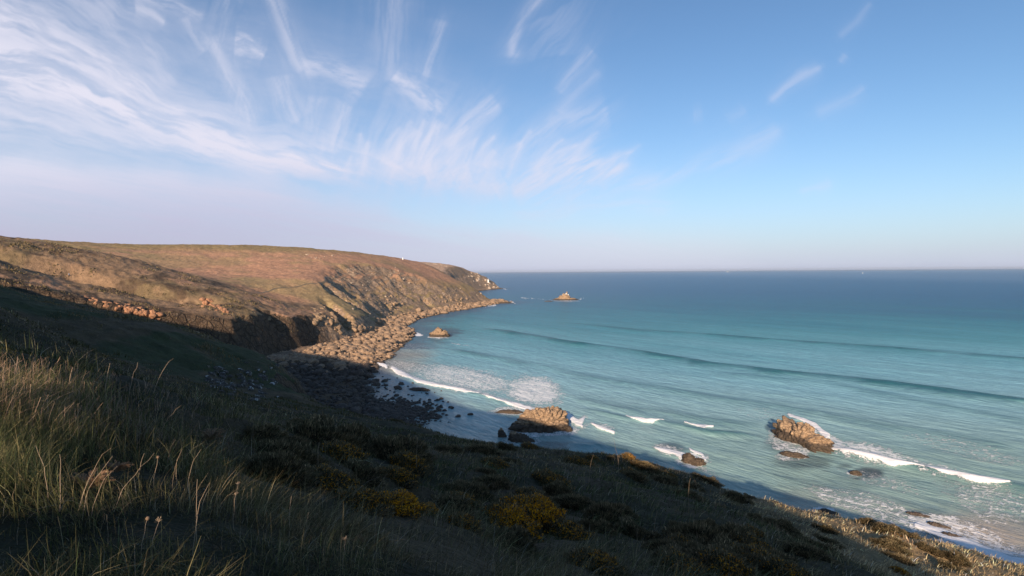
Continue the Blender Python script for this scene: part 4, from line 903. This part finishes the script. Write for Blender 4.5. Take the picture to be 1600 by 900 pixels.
for i, (a_, b_, hp, ld, le, hd, lb) in enumerate(single):
    P_ = pix_ground(a_, b_, 1.2, 60)
    if P_ is None: continue
    dry_stalk(P_, hp * P_[1] / 800 * 1.12, ld, le, 400 + i, (0.40, 0.30, 0.21), hd, max(.0028, P_[1] * 0.00055), 'dry_umbel' if hd == 'umbel' else 'dry_stalk'); ob = C.objects[-1] if False else None
    tag([o for o in C.objects if o.parent is None][-1], lb, 'dry stalk')
gg = np.random.default_rng(44)
for i in range(120):
    a_, b_ = (gg.uniform(0, 460), gg.uniform(640, 900)) if i < 90 else (gg.uniform(400, 1100), gg.uniform(700, 900)); P_ = pix_ground(a_, b_, 1.2, 40)
    if P_ is None: continue
    o = dry_stalk(P_, float(gg.uniform(20, 60)) * P_[1] / 800, float(gg.uniform(0, 3.14)), float(abs(gg.normal(0, .25))), 600 + i, tuple(np.array((0.34, 0.25, 0.17)) * gg.uniform(.6, 1.2)), None, max(.0018, P_[1] * 0.0004))
    tag(o, 'thin dead stem standing in the near grass', 'dry stalk', 'thin dead stems in the near grass')
def thicket():
    n = 2000; gg = np.random.default_rng(51); px_ = np.clip(gg.beta(1.1, 1.9, n), 0, 1) * 440 - 60; py_ = gg.uniform(590, 690, n) + 0.06 * px_; keep = []
    for a_, b_ in zip(px_, py_):
        P_ = pix_ground(a_, b_, 2, 30); 
        if P_ is not None: keep.append((*P_, a_))
    P = np.array(keep); n = len(P); hgt_ = gg.uniform(.14, .42, n) * np.interp(P[:, 3], [-60, 120, 220, 400], [1.25, 1.15, .7, .45]); c = mixc((0.20, 0.13, 0.08), (0.46, 0.32, 0.23), gg.random(n))
    o = blades('dead_bracken_stems', P[:, 0], P[:, 1], P[:, 2] - .02, hgt_, np.maximum(.005, P[:, 1] * .0009) * gg.uniform(.7, 1.3, n), c, gg.normal(.6, 1.3, n), np.abs(gg.normal(.25, .38, n)), M_STEM, 5, 1.3, 52, tipw=.5)
    tag(o, 'thicket of pale dead stems along the crest at the left', 'dead stems', None, 'stuff')
thicket()
def bracken(px_, py_, label, seed, s_=1.0):
    P_ = pix_ground(px_, py_, 1.2, 30); gg = np.random.default_rng(seed); X, Y, Z, Lg, Wd, Dr = [], [], [], [], [], []
    for k in range(46):
        a_ = gg.uniform(-.6, 3.6); ln = gg.uniform(.16, .34) * s_; e = gg.uniform(.4, 1.1)
        for t in np.linspace(.1, 1, 16):
            for sd in (-1, 1): X.append(math.cos(a_) * t * ln * math.sin(e)); Y.append(math.sin(a_) * t * ln * math.sin(e) * .6); Z.append(.02 + t * ln * math.cos(e) * (1 - .45 * t)); Lg.append(.045 * (1.1 - t) * s_ + .008); Wd.append(.008 * s_); Dr.append(a_ + sd * 1.1)
    X, Y, Z, Lg, Wd, Dr = map(np.array, (X, Y, Z, Lg, Wd, Dr)); c = mixc((0.24, 0.14, 0.08), (0.42, 0.28, 0.18), gg.random(len(X)))
    o = blades('dead_bracken', X, Y, Z, Lg, Wd, c, Dr, np.full(len(X), 1.2), M_STEM, 3, .3, seed, tipw=.4); o.location = P_; tag(o, label, 'bracken')
bracken(140, 768, 'feathery brown dead bracken clump lying in the grass at the left', 71, 1.0)
bracken(182, 742, 'smaller brown bracken tuft touching the right end of the feathery clump', 72, .7)
bracken(330, 690, 'low brown bracken patch in the hollow left of centre', 73, 1.3)
bracken(560, 852, 'reddish dead tuft in the dark grass near the centre of the lower edge', 74, .5)

def green_tuft():
    n = 9000; gg = np.random.default_rng(61); keep = []
    for a_, b_ in zip(gg.uniform(-120, 190, n // 3) - 20, gg.uniform(590, 770, n // 3)):
        if (a_ - 30) / 150 + (b_ - 690) / 160 > gg.normal(.5, .35): continue
        P_ = pix_ground(a_, b_, 1.5, 20)
        if P_ is not None: keep += [(P_[0] + gg.normal(0, .05), P_[1] + gg.normal(0, .05), P_[2]) for _ in range(4)]
    P = np.array(keep); n = len(P); t = np.clip(gg.normal(.4, .3, n), 0, 1)
    o = blades('bright_grass', P[:, 0], P[:, 1], P[:, 2] - .02, gg.uniform(.18, .42, n), gg.uniform(.003, .006, n), mixc((0.14, 0.17, 0.06), (0.46, 0.37, 0.19), t), gg.normal(.4, 1.2, n), np.abs(gg.normal(.5, .3, n)), M_GRASS, 5, 1.0, 62)
    tag(o, 'long bright green grass catching the sun at the left edge', 'grass', None, 'stuff')
green_tuft()
# ------------------------------------------------------------------ footpath, walker, daymark, ships
def plain(name, rgb, rough_=0.7):
    m, nt, b = new_mat(name); N = NT(nt); n_ = N.noise(N.obj(), 6, 4); c = N.mix(N.ramp(n_, .3, .7, 0, 1), tuple(v * .85 for v in rgb), rgb); nt.links.new(c, b.inputs['Base Color']); b.inputs['Roughness'].default_value = rough_; return m
M_PATH = plain('shaded_trodden_earth', (0.17, 0.13, 0.08)); M_WHITE = plain('white_paint', (.72, .72, .70), .6); M_GREY = plain('grey_paint', (.25, .26, .28)); M_BLUEC = plain('light_blue_cloth', (.30, .46, .62), .9); M_NAVY = plain('dark_trousers', (.03, .04, .07), .9); M_SKIN = plain('skin', (.50, .30, .22)); M_SAIL = plain('sailcloth', (.6, .6, .58), .9); M_HAIR = plain('dark_hair', (.03, .02, .015))  # path earth darkened to stand for its shadowed groove
def path(pix, w, name='footpath'):
    pts = [pix_ground(a_, b_, 200, 900) for a_, b_ in pix]; pts = [p_ for p_ in pts if p_]; Q = []
    for i in range(len(pts) - 1):
        for t in np.linspace(0, 1, 14, endpoint=False): Q.append((pts[i][0] * (1 - t) + pts[i + 1][0] * t, pts[i][1] * (1 - t) + pts[i + 1][1] * t))
    Q = np.array(Q); Q += np.c_[vnoise(Q[:, 0] / 9, Q[:, 1] / 9, 7), vnoise(Q[:, 0] / 9, Q[:, 1] / 9, 8)] * 1.0
    T = np.gradient(Q, axis=0); T /= np.linalg.norm(T, axis=1, keepdims=True) + 1e-9; Nn = np.c_[-T[:, 1], T[:, 0]]; V = []
    for s_ in np.linspace(-1, 1, 5): q = Q + Nn * s_ * w; V.append(np.c_[q, ground(q[:, 0], q[:, 1]) + 0.20 - .12 * abs(s_)])
    V = np.stack(V, 1); o = mesh_np(name, V.reshape(-1, 3), grid_faces(len(Q), 5), M_PATH); tag(o, kind='structure')
path([(400, 457), (430, 451), (470, 447), (500, 443), (508, 440), (507, 435), (520, 434), (545, 433)], .8)
def skin(name, verts, edges, radii, mat, parent, sub=2):
    me = bpy.data.meshes.new(name); me.from_pydata(verts, edges, []); me.materials.append(mat); o = bpy.data.objects.new(name, me); C.objects.link(o); o.parent = parent
    s_ = o.modifiers.new('skin', 'SKIN'); s_.use_smooth_shade = True
    for v, r_ in zip(me.skin_vertices[0].data, radii): v.radius = r_ if isinstance(r_, tuple) else (r_, r_)
    me.skin_vertices[0].data[0].use_root = True; m_ = o.modifiers.new('sub', 'SUBSURF'); m_.levels = m_.render_levels = sub; return o
def person(P_, label):
    root = empty('person', P_, R(70))
    Vb = [(0, 0, .95), (0, 0, 1.15), (0, .01, 1.42), (0, .01, 1.52), (0, 0, 1.62), (0, 0, 1.74), (.19, 0, 1.42), (.24, .03, 1.14), (.25, -.05, .90), (.26, -.08, .82), (-.19, 0, 1.42), (-.24, -.03, 1.14), (-.25, -.10, .92), (-.25, -.13, .84), (.10, 0, .90), (.11, -.10, .50), (.11, .02, .08), (.11, -.12, .03), (-.10, 0, .90), (-.11, .08, .50), (-.11, .20, .10), (-.11, .08, .04)]
    E = [(0, 1), (1, 2), (2, 3), (3, 4), (4, 5), (2, 6), (6, 7), (7, 8), (8, 9), (2, 10), (10, 11), (11, 12), (12, 13), (0, 14), (14, 15), (15, 16), (16, 17), (0, 18), (18, 19), (19, 20), (20, 21)]
    rr = [(.14, .11), (.13, .10), (.14, .11), .055, .085, .08, .065, .045, .035, .03, .065, .045, .035, .03, .09, .06, .045, .035, .09, .06, .045, .035]
    skin('body', Vb, E, rr, M_SKIN, root)
    skin('jacket', [(0, 0, .96), (0, 0, 1.15), (0, .01, 1.44), (.19, 0, 1.43), (.24, .03, 1.14), (.25, -.05, .93), (-.19, 0, 1.43), (-.24, -.03, 1.14), (-.25, -.10, .95)], [(0, 1), (1, 2), (2, 3), (3, 4), (4, 5), (2, 6), (6, 7), (7, 8)], [(.19, .15), (.18, .14), (.17, .13), .09, .068, .055, .09, .068, .055], M_BLUEC, root)
    skin('trousers', [(0, 0, .97), (.10, 0, .90), (.11, -.10, .50), (.11, .01, .11), (-.10, 0, .90), (-.11, .08, .50), (-.11, .19, .13)], [(0, 1), (1, 2), (2, 3), (0, 4), (4, 5), (5, 6)], [(.17, .13), .115, .08, .06, .115, .08, .06], M_NAVY, root)
    V, F = ICO[2]; mesh_np('hair', V * np.array([.095, .105, .085]) + np.array([0, .02, 1.74]), F, M_HAIR, root)
    tag(root, label, 'person')
P_ = pix_ground(108, 432, 120, 700); person(P_, 'walker in a light blue jacket standing on the sunlit hillside at the left')
def lathe(name, prof, mat, parent, seg=20, loc=(0, 0, 0)):
    V = [(r_ * math.cos(6.28318 * k / seg) + loc[0], r_ * math.sin(6.28318 * k / seg) + loc[1], z_ + loc[2]) for r_, z_ in prof for k in range(seg)]; F = [(i * seg + k, i * seg + (k + 1) % seg, (i + 1) * seg + (k + 1) % seg, (i + 1) * seg + k) for i in range(len(prof) - 1) for k in range(seg)]
    return mesh_np(name, np.array(V), np.array(F), mat, parent, False)
def skyline_spot(px_, y_, lift=0): X0 = (px_ - 800) / 800.0 * y_; return (X0, y_, float(ground(X0, y_)[0]) + lift)
b = empty('daymark', skyline_spot(630, 765, -.6)); lathe('tower', [(1.0, 0), (.8, 2.4), (.7, 3.0)], M_WHITE, b); lathe('cap', [(.9, 3.0), (.9, 3.2), (0.1, 4.2)], M_WHITE, b); tag(b, 'small white conical daymark on the skyline of the brown headland', 'daymark')
b = empty('lighthouse', skyline_spot(763, 1352, -.5)); lathe('tower', [(2.4, 0), (2.0, 8), (2.0, 8.4)], M_WHITE, b); lathe('gallery', [(2.9, 8.4), (2.9, 8.9), (1.3, 8.9)], M_GREY, b); lathe('lantern', [(1.25, 8.9), (1.25, 10.6), (.1, 11.6)], M_GREY, b); tag(b, 'tiny white lighthouse at the tip of the farthest head', 'lighthouse')
def hull(name, L_, B_, H_, mat, parent):
    V, F = [], []; st = 11
    for i in range(st):
        t = i / (st - 1); w = B_ * (1 - (2 * t - 1) ** 4 * .4) * (1 if t < .6 else max(.03, 1 - ((t - .6) / .4) ** 2)); x_ = (t - .5) * L_; sh = H_ * (1 + .35 * (2 * t - 1) ** 2)
        V += [(x_, -w / 2, sh), (x_, -w * .36, 0), (x_, 0, -H_ * .5), (x_, w * .36, 0), (x_, w / 2, sh)]
    for i in range(st - 1):
        for k in range(4): F.append((i * 5 + k, i * 5 + k + 1, i * 5 + k + 6, i * 5 + k + 5))
        F.append((i * 5 + 4, i * 5, i * 5 + 5, i * 5 + 9))
    return mesh_np(name, np.array(V), np.array(F), mat, parent, False)
def box(name, c_, s_, mat, parent, bev=.1):
    bm = bmesh.new(); bmesh.ops.create_cube(bm, size=1); bmesh.ops.scale(bm, vec=s_, verts=bm.verts); bmesh.ops.translate(bm, vec=c_, verts=bm.verts); bmesh.ops.bevel(bm, geom=bm.edges[:], offset=bev, segments=2, affect='EDGES')
    me = bpy.data.meshes.new(name); bm.to_mesh(me); bm.free(); me.materials.append(mat); o = bpy.data.objects.new(name, me); C.objects.link(o); o.parent = parent; return o
P_ = (14000 * (1137 - 800) / 800, 14000, 0); b = empty('ship', P_, R(12)); hull('hull', 70, 12, 5, M_WHITE, b); box('superstructure', (-8, 0, 11), (40, 10, 11), M_WHITE, b, .8); box('bridge', (8, 0, 18), (11, 9, 5), M_WHITE, b, .6); lathe('funnel', [(2.2, 16), (1.9, 23)], M_GREY, b, 14, (-16, 0, 0)); tag(b, 'white ship far out on the horizon', 'ship')
P_ = (5600 * (1348 - 800) / 800, 5600, 0); b = empty('sailing_boat', P_, R(20)); hull('hull', 15, 4, 1.6, M_WHITE, b); lathe('mast', [(.14, 1), (.08, 19)], M_GREY, b, 8, (1, 0, 0))
def sail(name, pts, bulge, parent):
    n = 8; V, F = [], []
    for i in range(n + 1):
        for j in range(n + 1):
            u_, v_ = i / n, j / n; a_ = np.array(pts[0]) * (1 - u_) + np.array(pts[1]) * u_; q = a_ * (1 - v_) + np.array(pts[2]) * v_; q = q + np.array([0, bulge * math.sin(math.pi * u_) * (1 - v_) * (0.4 + v_), 0]); V.append(q)
    o = mesh_np(name, np.array(V), grid_faces(n + 1, n + 1), M_SAIL, parent); s_ = o.modifiers.new('thickness', 'SOLIDIFY'); s_.thickness = .03
sail('mainsail', [(0.8, 0, 2.4), (-6.2, 0, 2.4), (0.8, 0, 18.6)], 1.0, b); sail('jib', [(6.8, 0, 2.0), (1.4, 0, 2.2), (1.2, 0, 16.5)], .8, b); tag(b, 'tiny white sailing boat just below the horizon, right of the ship', 'boat')
# ------------------------------------------------------------------ sea air
def haze():
    bm = bmesh.new(); bmesh.ops.create_cube(bm, size=1); me = bpy.data.meshes.new('haze'); bm.to_mesh(me); bm.free(); o = bpy.data.objects.new('haze', me); C.objects.link(o)
    o.scale = (80000, 80000, 122); o.location = (0, 0, 52)
    m = bpy.data.materials.new('sea_air'); m.use_nodes = True; nt = m.node_tree; nt.nodes.clear(); out = nt.nodes.new('ShaderNodeOutputMaterial'); v = nt.nodes.new('ShaderNodeVolumePrincipled')
    v.inputs['Density'].default_value = HAZE; v.inputs['Color'].default_value = (.80, .86, .95, 1); v.inputs['Anisotropy'].default_value = 0.2; nt.links.new(v.outputs[0], out.inputs['Volume']); me.materials.append(m)
    tag(o, kind='stuff')
HAZE = 2.2e-5
haze()
# ------------------------------------------------------------------ cirrus on a far dome
def build_clouds():
    us = np.linspace(-1.75, 1.75, 1250); vs = np.concatenate([np.linspace(-0.004, 0.62, 400), np.linspace(0.63, 2.2, 60)])
    U, V = np.meshgrid(us, vs)
    PX = 800 + 800 * U; PY = 425 - 800 * V
    w1 = fbm(PX / 150, PY / 150, 5, 41); w2 = fbm(PX / 150, PY / 150, 5, 42)
    X_ = PX + 26 * w1; Y_ = PY + 26 * w2
    clear = np.ones_like(PX)
    def lay(dn):
        nonlocal clear
        clear *= 1 - np.clip(dn, 0, 0.97)
    def band(pts, wds, dens, ang, sc_=14.0, st=5.0, lo=-0.25, hi=0.5, seed=50, up=1.0, warp=1.0, base=0.0):
        """soft band along a polyline; up > 1 lets it feather farther on its upper side; ang = direction of its fibres"""
        pts = np.array(pts, float)
        xx = PX + (X_ - PX) * warp; yy = PY + (Y_ - PY) * warp
        dd, tt = seg_dist(xx, yy, pts, False, True)
        i = np.clip(tt.astype(int), 0, len(pts) - 2); f = tt - i
        w = np.interp(tt, np.arange(len(pts)), wds)
        yc = pts[i, 1] * (1 - f) + pts[i + 1, 1] * f
        w = np.where(yy < yc, w * up, w)
        n_ = len(pts) - 1
        fade = sstep(0, 0.35, tt / n_ * 3 + 0.12) * sstep(0, 0.35, (1 - tt / n_) * 3 + 0.12)
        a = R(ang); cu = xx * math.cos(a) - yy * math.sin(a); cv = xx * math.sin(a) + yy * math.cos(a)
        nz = 0.25 * fbm(cu / (sc_ * st * .6), cv / (sc_ * .28), 4, seed + 9, .6) + fbm(cu / (sc_ * st * 1.3), cv / (sc_ * 1.3), 6, seed, 0.58)
        w = w * 1.15; dens = dens * (0.62 if pts[:, 0].min() > 860 else 1.0); base = max(base, 0.30); lay((0.92 if max(wds) < 20 else 1.15) * dens * (0.75 * np.exp(-(dd / w) ** 2) + 0.25 * np.exp(-(dd / w / 2.6) ** 2)) * fade * (base + (1 - base) * sstep(lo - .12, hi, nz)))
    # the two long veils at the left
    edge = np.interp(X_, [-700, 0, 200, 400, 500, 650, 760, 900, 1100, 1700, 2400], [190, 222, 240, 262, 292, 326, 345, 350, 362, 385, 395])
    below = Y_ - edge
    fib = fbm((PX * 0.985 + PY * -0.17) / 190, (PY - PX * 0.17) / 15, 6, 44, 0.6)
    lay(sstep(-8, 60, below) * np.interp(PX, [-700, 0, 500, 900, 1200, 1700], [0.85, 0.80, 0.66, 0.42, 0.22, 0.16]) * (0.80 + 0.30 * fib))
    lay(0.75 * np.exp(-((below - 38) / 34) ** 2) * np.interp(PX, [-700, 0, 700, 1000, 1200], [.8, .8, .7, .4, 0]) * (0.85 + 0.5 * fib))
    lay(0.30 * sstep(1000, 100, PX) * sstep(-60, 120, PY) * (0.7 + 0.6 * fbm((PX + 2 * PY) / 260, (PY - .4 * PX) / 60, 5, 47, .6)))
    band([(-400, -60), (0, 95), (120, 140), (240, 172), (330, 205), (430, 236), (560, 262), (660, 272)], [70, 46, 36, 28, 26, 20, 15, 10], 0.88, -20, 11, 6, -0.40, 0.40, 51, 1.3)
    band([(-400, 60), (-40, 175), (160, 200), (330, 232), (450, 262)], [40, 34, 24, 18, 14], 0.50, -14, 9, 9, -0.5, 0.4, 52)
    band([(-300, -120), (-40, 10), (60, 40), (150, 88), (230, 128), (300, 170)], [50, 40, 26, 20, 15, 12], 0.62, -30, 9, 6, -0.30, 0.45, 53)
    band([(60, -60), (160, 10), (240, 70), (280, 120)], [34, 30, 26, 18], 0.34, -40, 12, 5, -0.30, 0.45, 54)
    band([(235, 5), (275, 12), (330, 27)], [9, 9, 6], 0.42, -14, 6, 4, -0.35, 0.4, 55)
    band([(232, 25), (252, 30), (272, 44)], [7, 7, 4], 0.5, -24, 6, 4, -0.45, 0.3, 56)
    band([(300, 30), (320, 60), (330, 80)], [10, 9, 8], 0.30, -60, 6, 4, -0.45, 0.3, 56)
    band([(368, -30), (358, 30), (356, 80), (366, 130), (392, 180)], [16, 13, 12, 12, 12], 0.26, 76, 8, 7, -0.35, 0.45, 57, 1, .5)
    band([(372, 70), (395, 72), (415, 82)], [16, 15, 10], 0.62, -10, 7, 2, -0.30, 0.5, 58)
    band([(335, 55), (352, 95), (372, 140), (398, 186)], [8, 9, 11, 14], 0.40, -62, 6, 6, -0.35, 0.4, 59, 1, .6)
    band([(415, -30), (438, 10), (455, 50), (468, 90), (482, 108)], [12, 10, 10, 12, 9], 0.46, -66, 7, 8, -0.5, 0.4, 60, 1, .4)
    band([(478, 108), (505, 100), (540, 118), (575, 140)], [12, 13, 15, 18], 0.52, -20, 7, 3, -0.35, 0.45, 61, 1, .6)
    band([(440, 115), (446, 150), (470, 190)], [13, 14, 16], 0.44, -70, 7, 6, -0.35, 0.45, 62, 1, .6)
    band([(546, 160), (532, 200), (520, 238)], [9, 11, 14], 0.50, 70, 6, 7, -0.4, 0.4, 63, 1, .5)
    band([(500, 150), (490, 200), (500, 240)], [12, 14, 16], 0.28, 78, 6, 7, -0.4, 0.4, 64, 1, .5)
    band([(624, -10), (612, 50), (612, 100), (622, 130)], [26, 24, 16, 10], 0.22, 84, 9, 8, -0.40, 0.45, 65, 1, .4)
    band([(615, 122), (635, 136), (662, 162), (690, 186)], [10, 14, 16, 14], 0.62, -35, 8, 2.5, -0.40, 0.35, 66, 1, .6)
    band([(700, 35), (684, 82), (666, 125)], [7, 6, 8], 0.34, 66, 6, 8, -0.5, 0.35, 67, 1, .4)
    band([(692, 192), (676, 222), (676, 252), (682, 272)], [12, 11, 12, 12], 0.58, 72, 6, 5, -0.45, 0.35, 68, 1, .5)
    band([(780, 162), (750, 186), (722, 208), (700, 236)], [10, 12, 12, 10], 0.52, 40, 6, 7, -0.40, 0.38, 69, 1, .4)
    band([(655, 205), (642, 230), (632, 258)], [8, 9, 12], 0.42, 66, 6, 6, -0.45, 0.35, 70, 1, .4)
    band([(777, 236), (768, 248), (760, 262)], [6, 6, 5], 0.50, 52, 5, 6, -0.6, 0.2, 71, 1, .3)
    band([(600, 262), (640, 268), (685, 276), (730, 282), (790, 294)], [14, 14, 15, 14, 13], 0.50, 12, 10, 1.6, -0.25, 0.45, 72, 1.5, .7)
    band([(672, 268), (684, 262)], [13, 9], 0.5, 50, 8, 1.6, -0.6, 0.2, 73, 1, .5); band([(716, 280), (738, 268)], [15, 9], 0.55, 40, 8, 2, -0.6, 0.2, 74, 1, .5); band([(776, 294), (796, 284)], [13, 8], 0.5, 40, 8, 2, -0.6, 0.2, 75, 1, .5)
    band([(560, 225), (600, 245), (700, 255), (800, 262)], [34, 34, 30, 24], 0.30, 62, 9, 6, -0.3, 0.5, 76, 1.4, .8)
    for k in range(26):   # the fan of small feathers above the veil
        gx = 540 + 17 * k + 8 * math.sin(k * 2.3); gy = 268 + 0.03 * (gx - 540) - 26 * abs(math.sin(k * 1.7)); ln = 30 + 34 * abs(math.sin(k * 2.9)); an = 74 - 44 * (k / 25) + 16 * math.sin(k * 1.3)
        band([(gx, gy + 14), (gx + ln * .5 * math.cos(R(an)), gy - ln * .5 * math.sin(R(an))), (gx + ln * math.cos(R(an)) * 1.2, gy - ln * math.sin(R(an)))], [7, 4.5, 2.5], 0.44, an, 5, 6, -0.5, 0.4, 120 + k, 1, .4)
    # hooks and wisps in the middle
    band([(856, -12), (838, 8), (818, 32), (806, 66), (806, 96)], [5, 6, 5, 6, 8], 0.40, 60, 6, 8, -0.6, 0.3, 77, 1, .3)
    band([(850, 20), (870, 50), (880, 90)], [30, 34, 34], 0.14, 60, 12, 4, -0.4, 0.5, 78)
    band([(930, 82), (912, 98), (890, 128), (876, 150)], [6, 8, 6, 5], 0.46, 50, 5, 8, -0.6, 0.3, 79, 1, .3)
    band([(938, 112), (912, 136), (888, 166), (878, 182)], [5, 6, 7, 6], 0.34, 48, 5, 8, -0.6, 0.3, 80, 1, .3)
    band([(950, 176), (920, 184), (876, 196), (840, 226), (820, 262)], [16, 14, 12, 16, 18], 0.36, 42, 8, 5, -0.4, 0.4, 81, 1, .5)
    band([(980, 262), (900, 262), (850, 280), (800, 300)], [10, 20, 20, 14], 0.56, 30, 5.5, 7, -0.28, 0.42, 82, 1, .4)
    band([(880, 300), (960, 290), (1040, 284)], [16, 14, 10], 0.34, 14, 6, 6, -0.3, 0.42, 83)
    band([(1222, 204), (1185, 228), (1140, 250), (1070, 272), (985, 290)], [8, 14, 13, 9, 10], 0.42, 26, 7, 7, -0.45, 0.38, 84, 1, .5)
    band([(1276, 110), (1248, 126), (1226, 142), (1200, 166)], [4, 7, 6, 4], 0.50, 38, 5, 8, -0.7, 0.25, 85, 1, .3)
    band([(1314, 90), (1305, 104)], [4, 4], 0.28, 56, 5, 5, -0.6, 0.3, 86, 1, .3)
    band([(1345, 142), (1322, 160), (1270, 184)], [5, 7, 8], 0.26, 35, 5, 8, -0.6, 0.3, 87, 1, .3)
    band([(1354, 12), (1336, 38), (1304, 66)], [4, 5, 5], 0.20, 46, 5, 8, -0.6, 0.3, 88, 1, .3)
    band([(1300, 290), (1280, 298), (1248, 306)], [5, 6, 4], 0.36, 14, 5, 6, -0.7, 0.25, 89, 1, .3)
    band([(1080, 186), (1100, 184)], [10, 9], 0.2, 20, 8, 3, -0.6, 0.3, 90); band([(1140, 190), (1170, 172)], [8, 8], 0.2, 40, 6, 4, -0.6, 0.3, 91)
    band([(810, 330), (900, 316), (960, 318), (1060, 322)], [10, 9, 8, 12], 0.26, 5, 6, 6, -0.4, 0.38, 92)
    dens = 1 - clear
    D = np.stack([U, np.ones_like(U), V], -1); D /= np.linalg.norm(D, axis=-1, keepdims=True)
    # low air: a pale lilac murk that thins out upwards
    murk = 0.86 * np.exp(-(np.clip(V, 0, 9) / 0.13) ** 1.3) + 0.06 * np.exp(-V / 0.35)
    m = bpy.data.materials.new('cirrus'); m.use_nodes = True; nt = m.node_tree; nt.nodes.clear(); N = NT(nt)
    out = nt.nodes.new('ShaderNodeOutputMaterial'); tr = nt.nodes.new('ShaderNodeBsdfTransparent'); em = nt.nodes.new('ShaderNodeEmission'); mx = nt.nodes.new('ShaderNodeMixShader')
    nt.links.new(N.attr('cover'), mx.inputs[0]); nt.links.new(tr.outputs[0], mx.inputs[1]); nt.links.new(em.outputs[0], mx.inputs[2]); nt.links.new(mx.outputs[0], out.inputs['Surface'])
    nt.links.new(N.attr('tone', 'Color'), em.inputs['Color'])
    m.cycles.emission_sampling = 'NONE'
    wht = np.array([0.53, 0.52, 0.60]); lil = np.array([0.345, 0.322, 0.440]); hor = np.array([0.355, 0.385, 0.50])
    dens_t = 1 - (1 - dens) * (1 - np.clip(murk, 0, 1))
    k = (dens / (dens + murk + 1e-4))[..., None]
    lowk = (np.clip(sstep(0.24, 0.04, V), 0, 1) * np.clip(sstep(0.35, -0.6, U), 0, 1))[..., None]
    lk2 = np.clip(sstep(0.0, -0.9, U) * sstep(.3, .1, V), 0, 1)[..., None]
    tone = (wht * (1 - lowk) + lil * lowk) * k + (hor * (1 - lk2) + lil * lk2) * (1 - k)
    fr_ = sstep(-1.75, -1.5, U) * sstep(1.75, 1.5, U) * sstep(2.2, 1.2, V)
    fr_ = np.where(V < 0.3, np.maximum(fr_, 0.0), fr_)
    o = mesh_np('cirrus_clouds', D.reshape(-1, 3) * 90000, grid_faces(*U.shape), m, None, True, {'cover': (dens_t * fr_).ravel(), 'tone': tone.reshape(-1, 3)})
    o.location = (0, 0, 0)
    tag(o, kind='structure')
build_clouds()
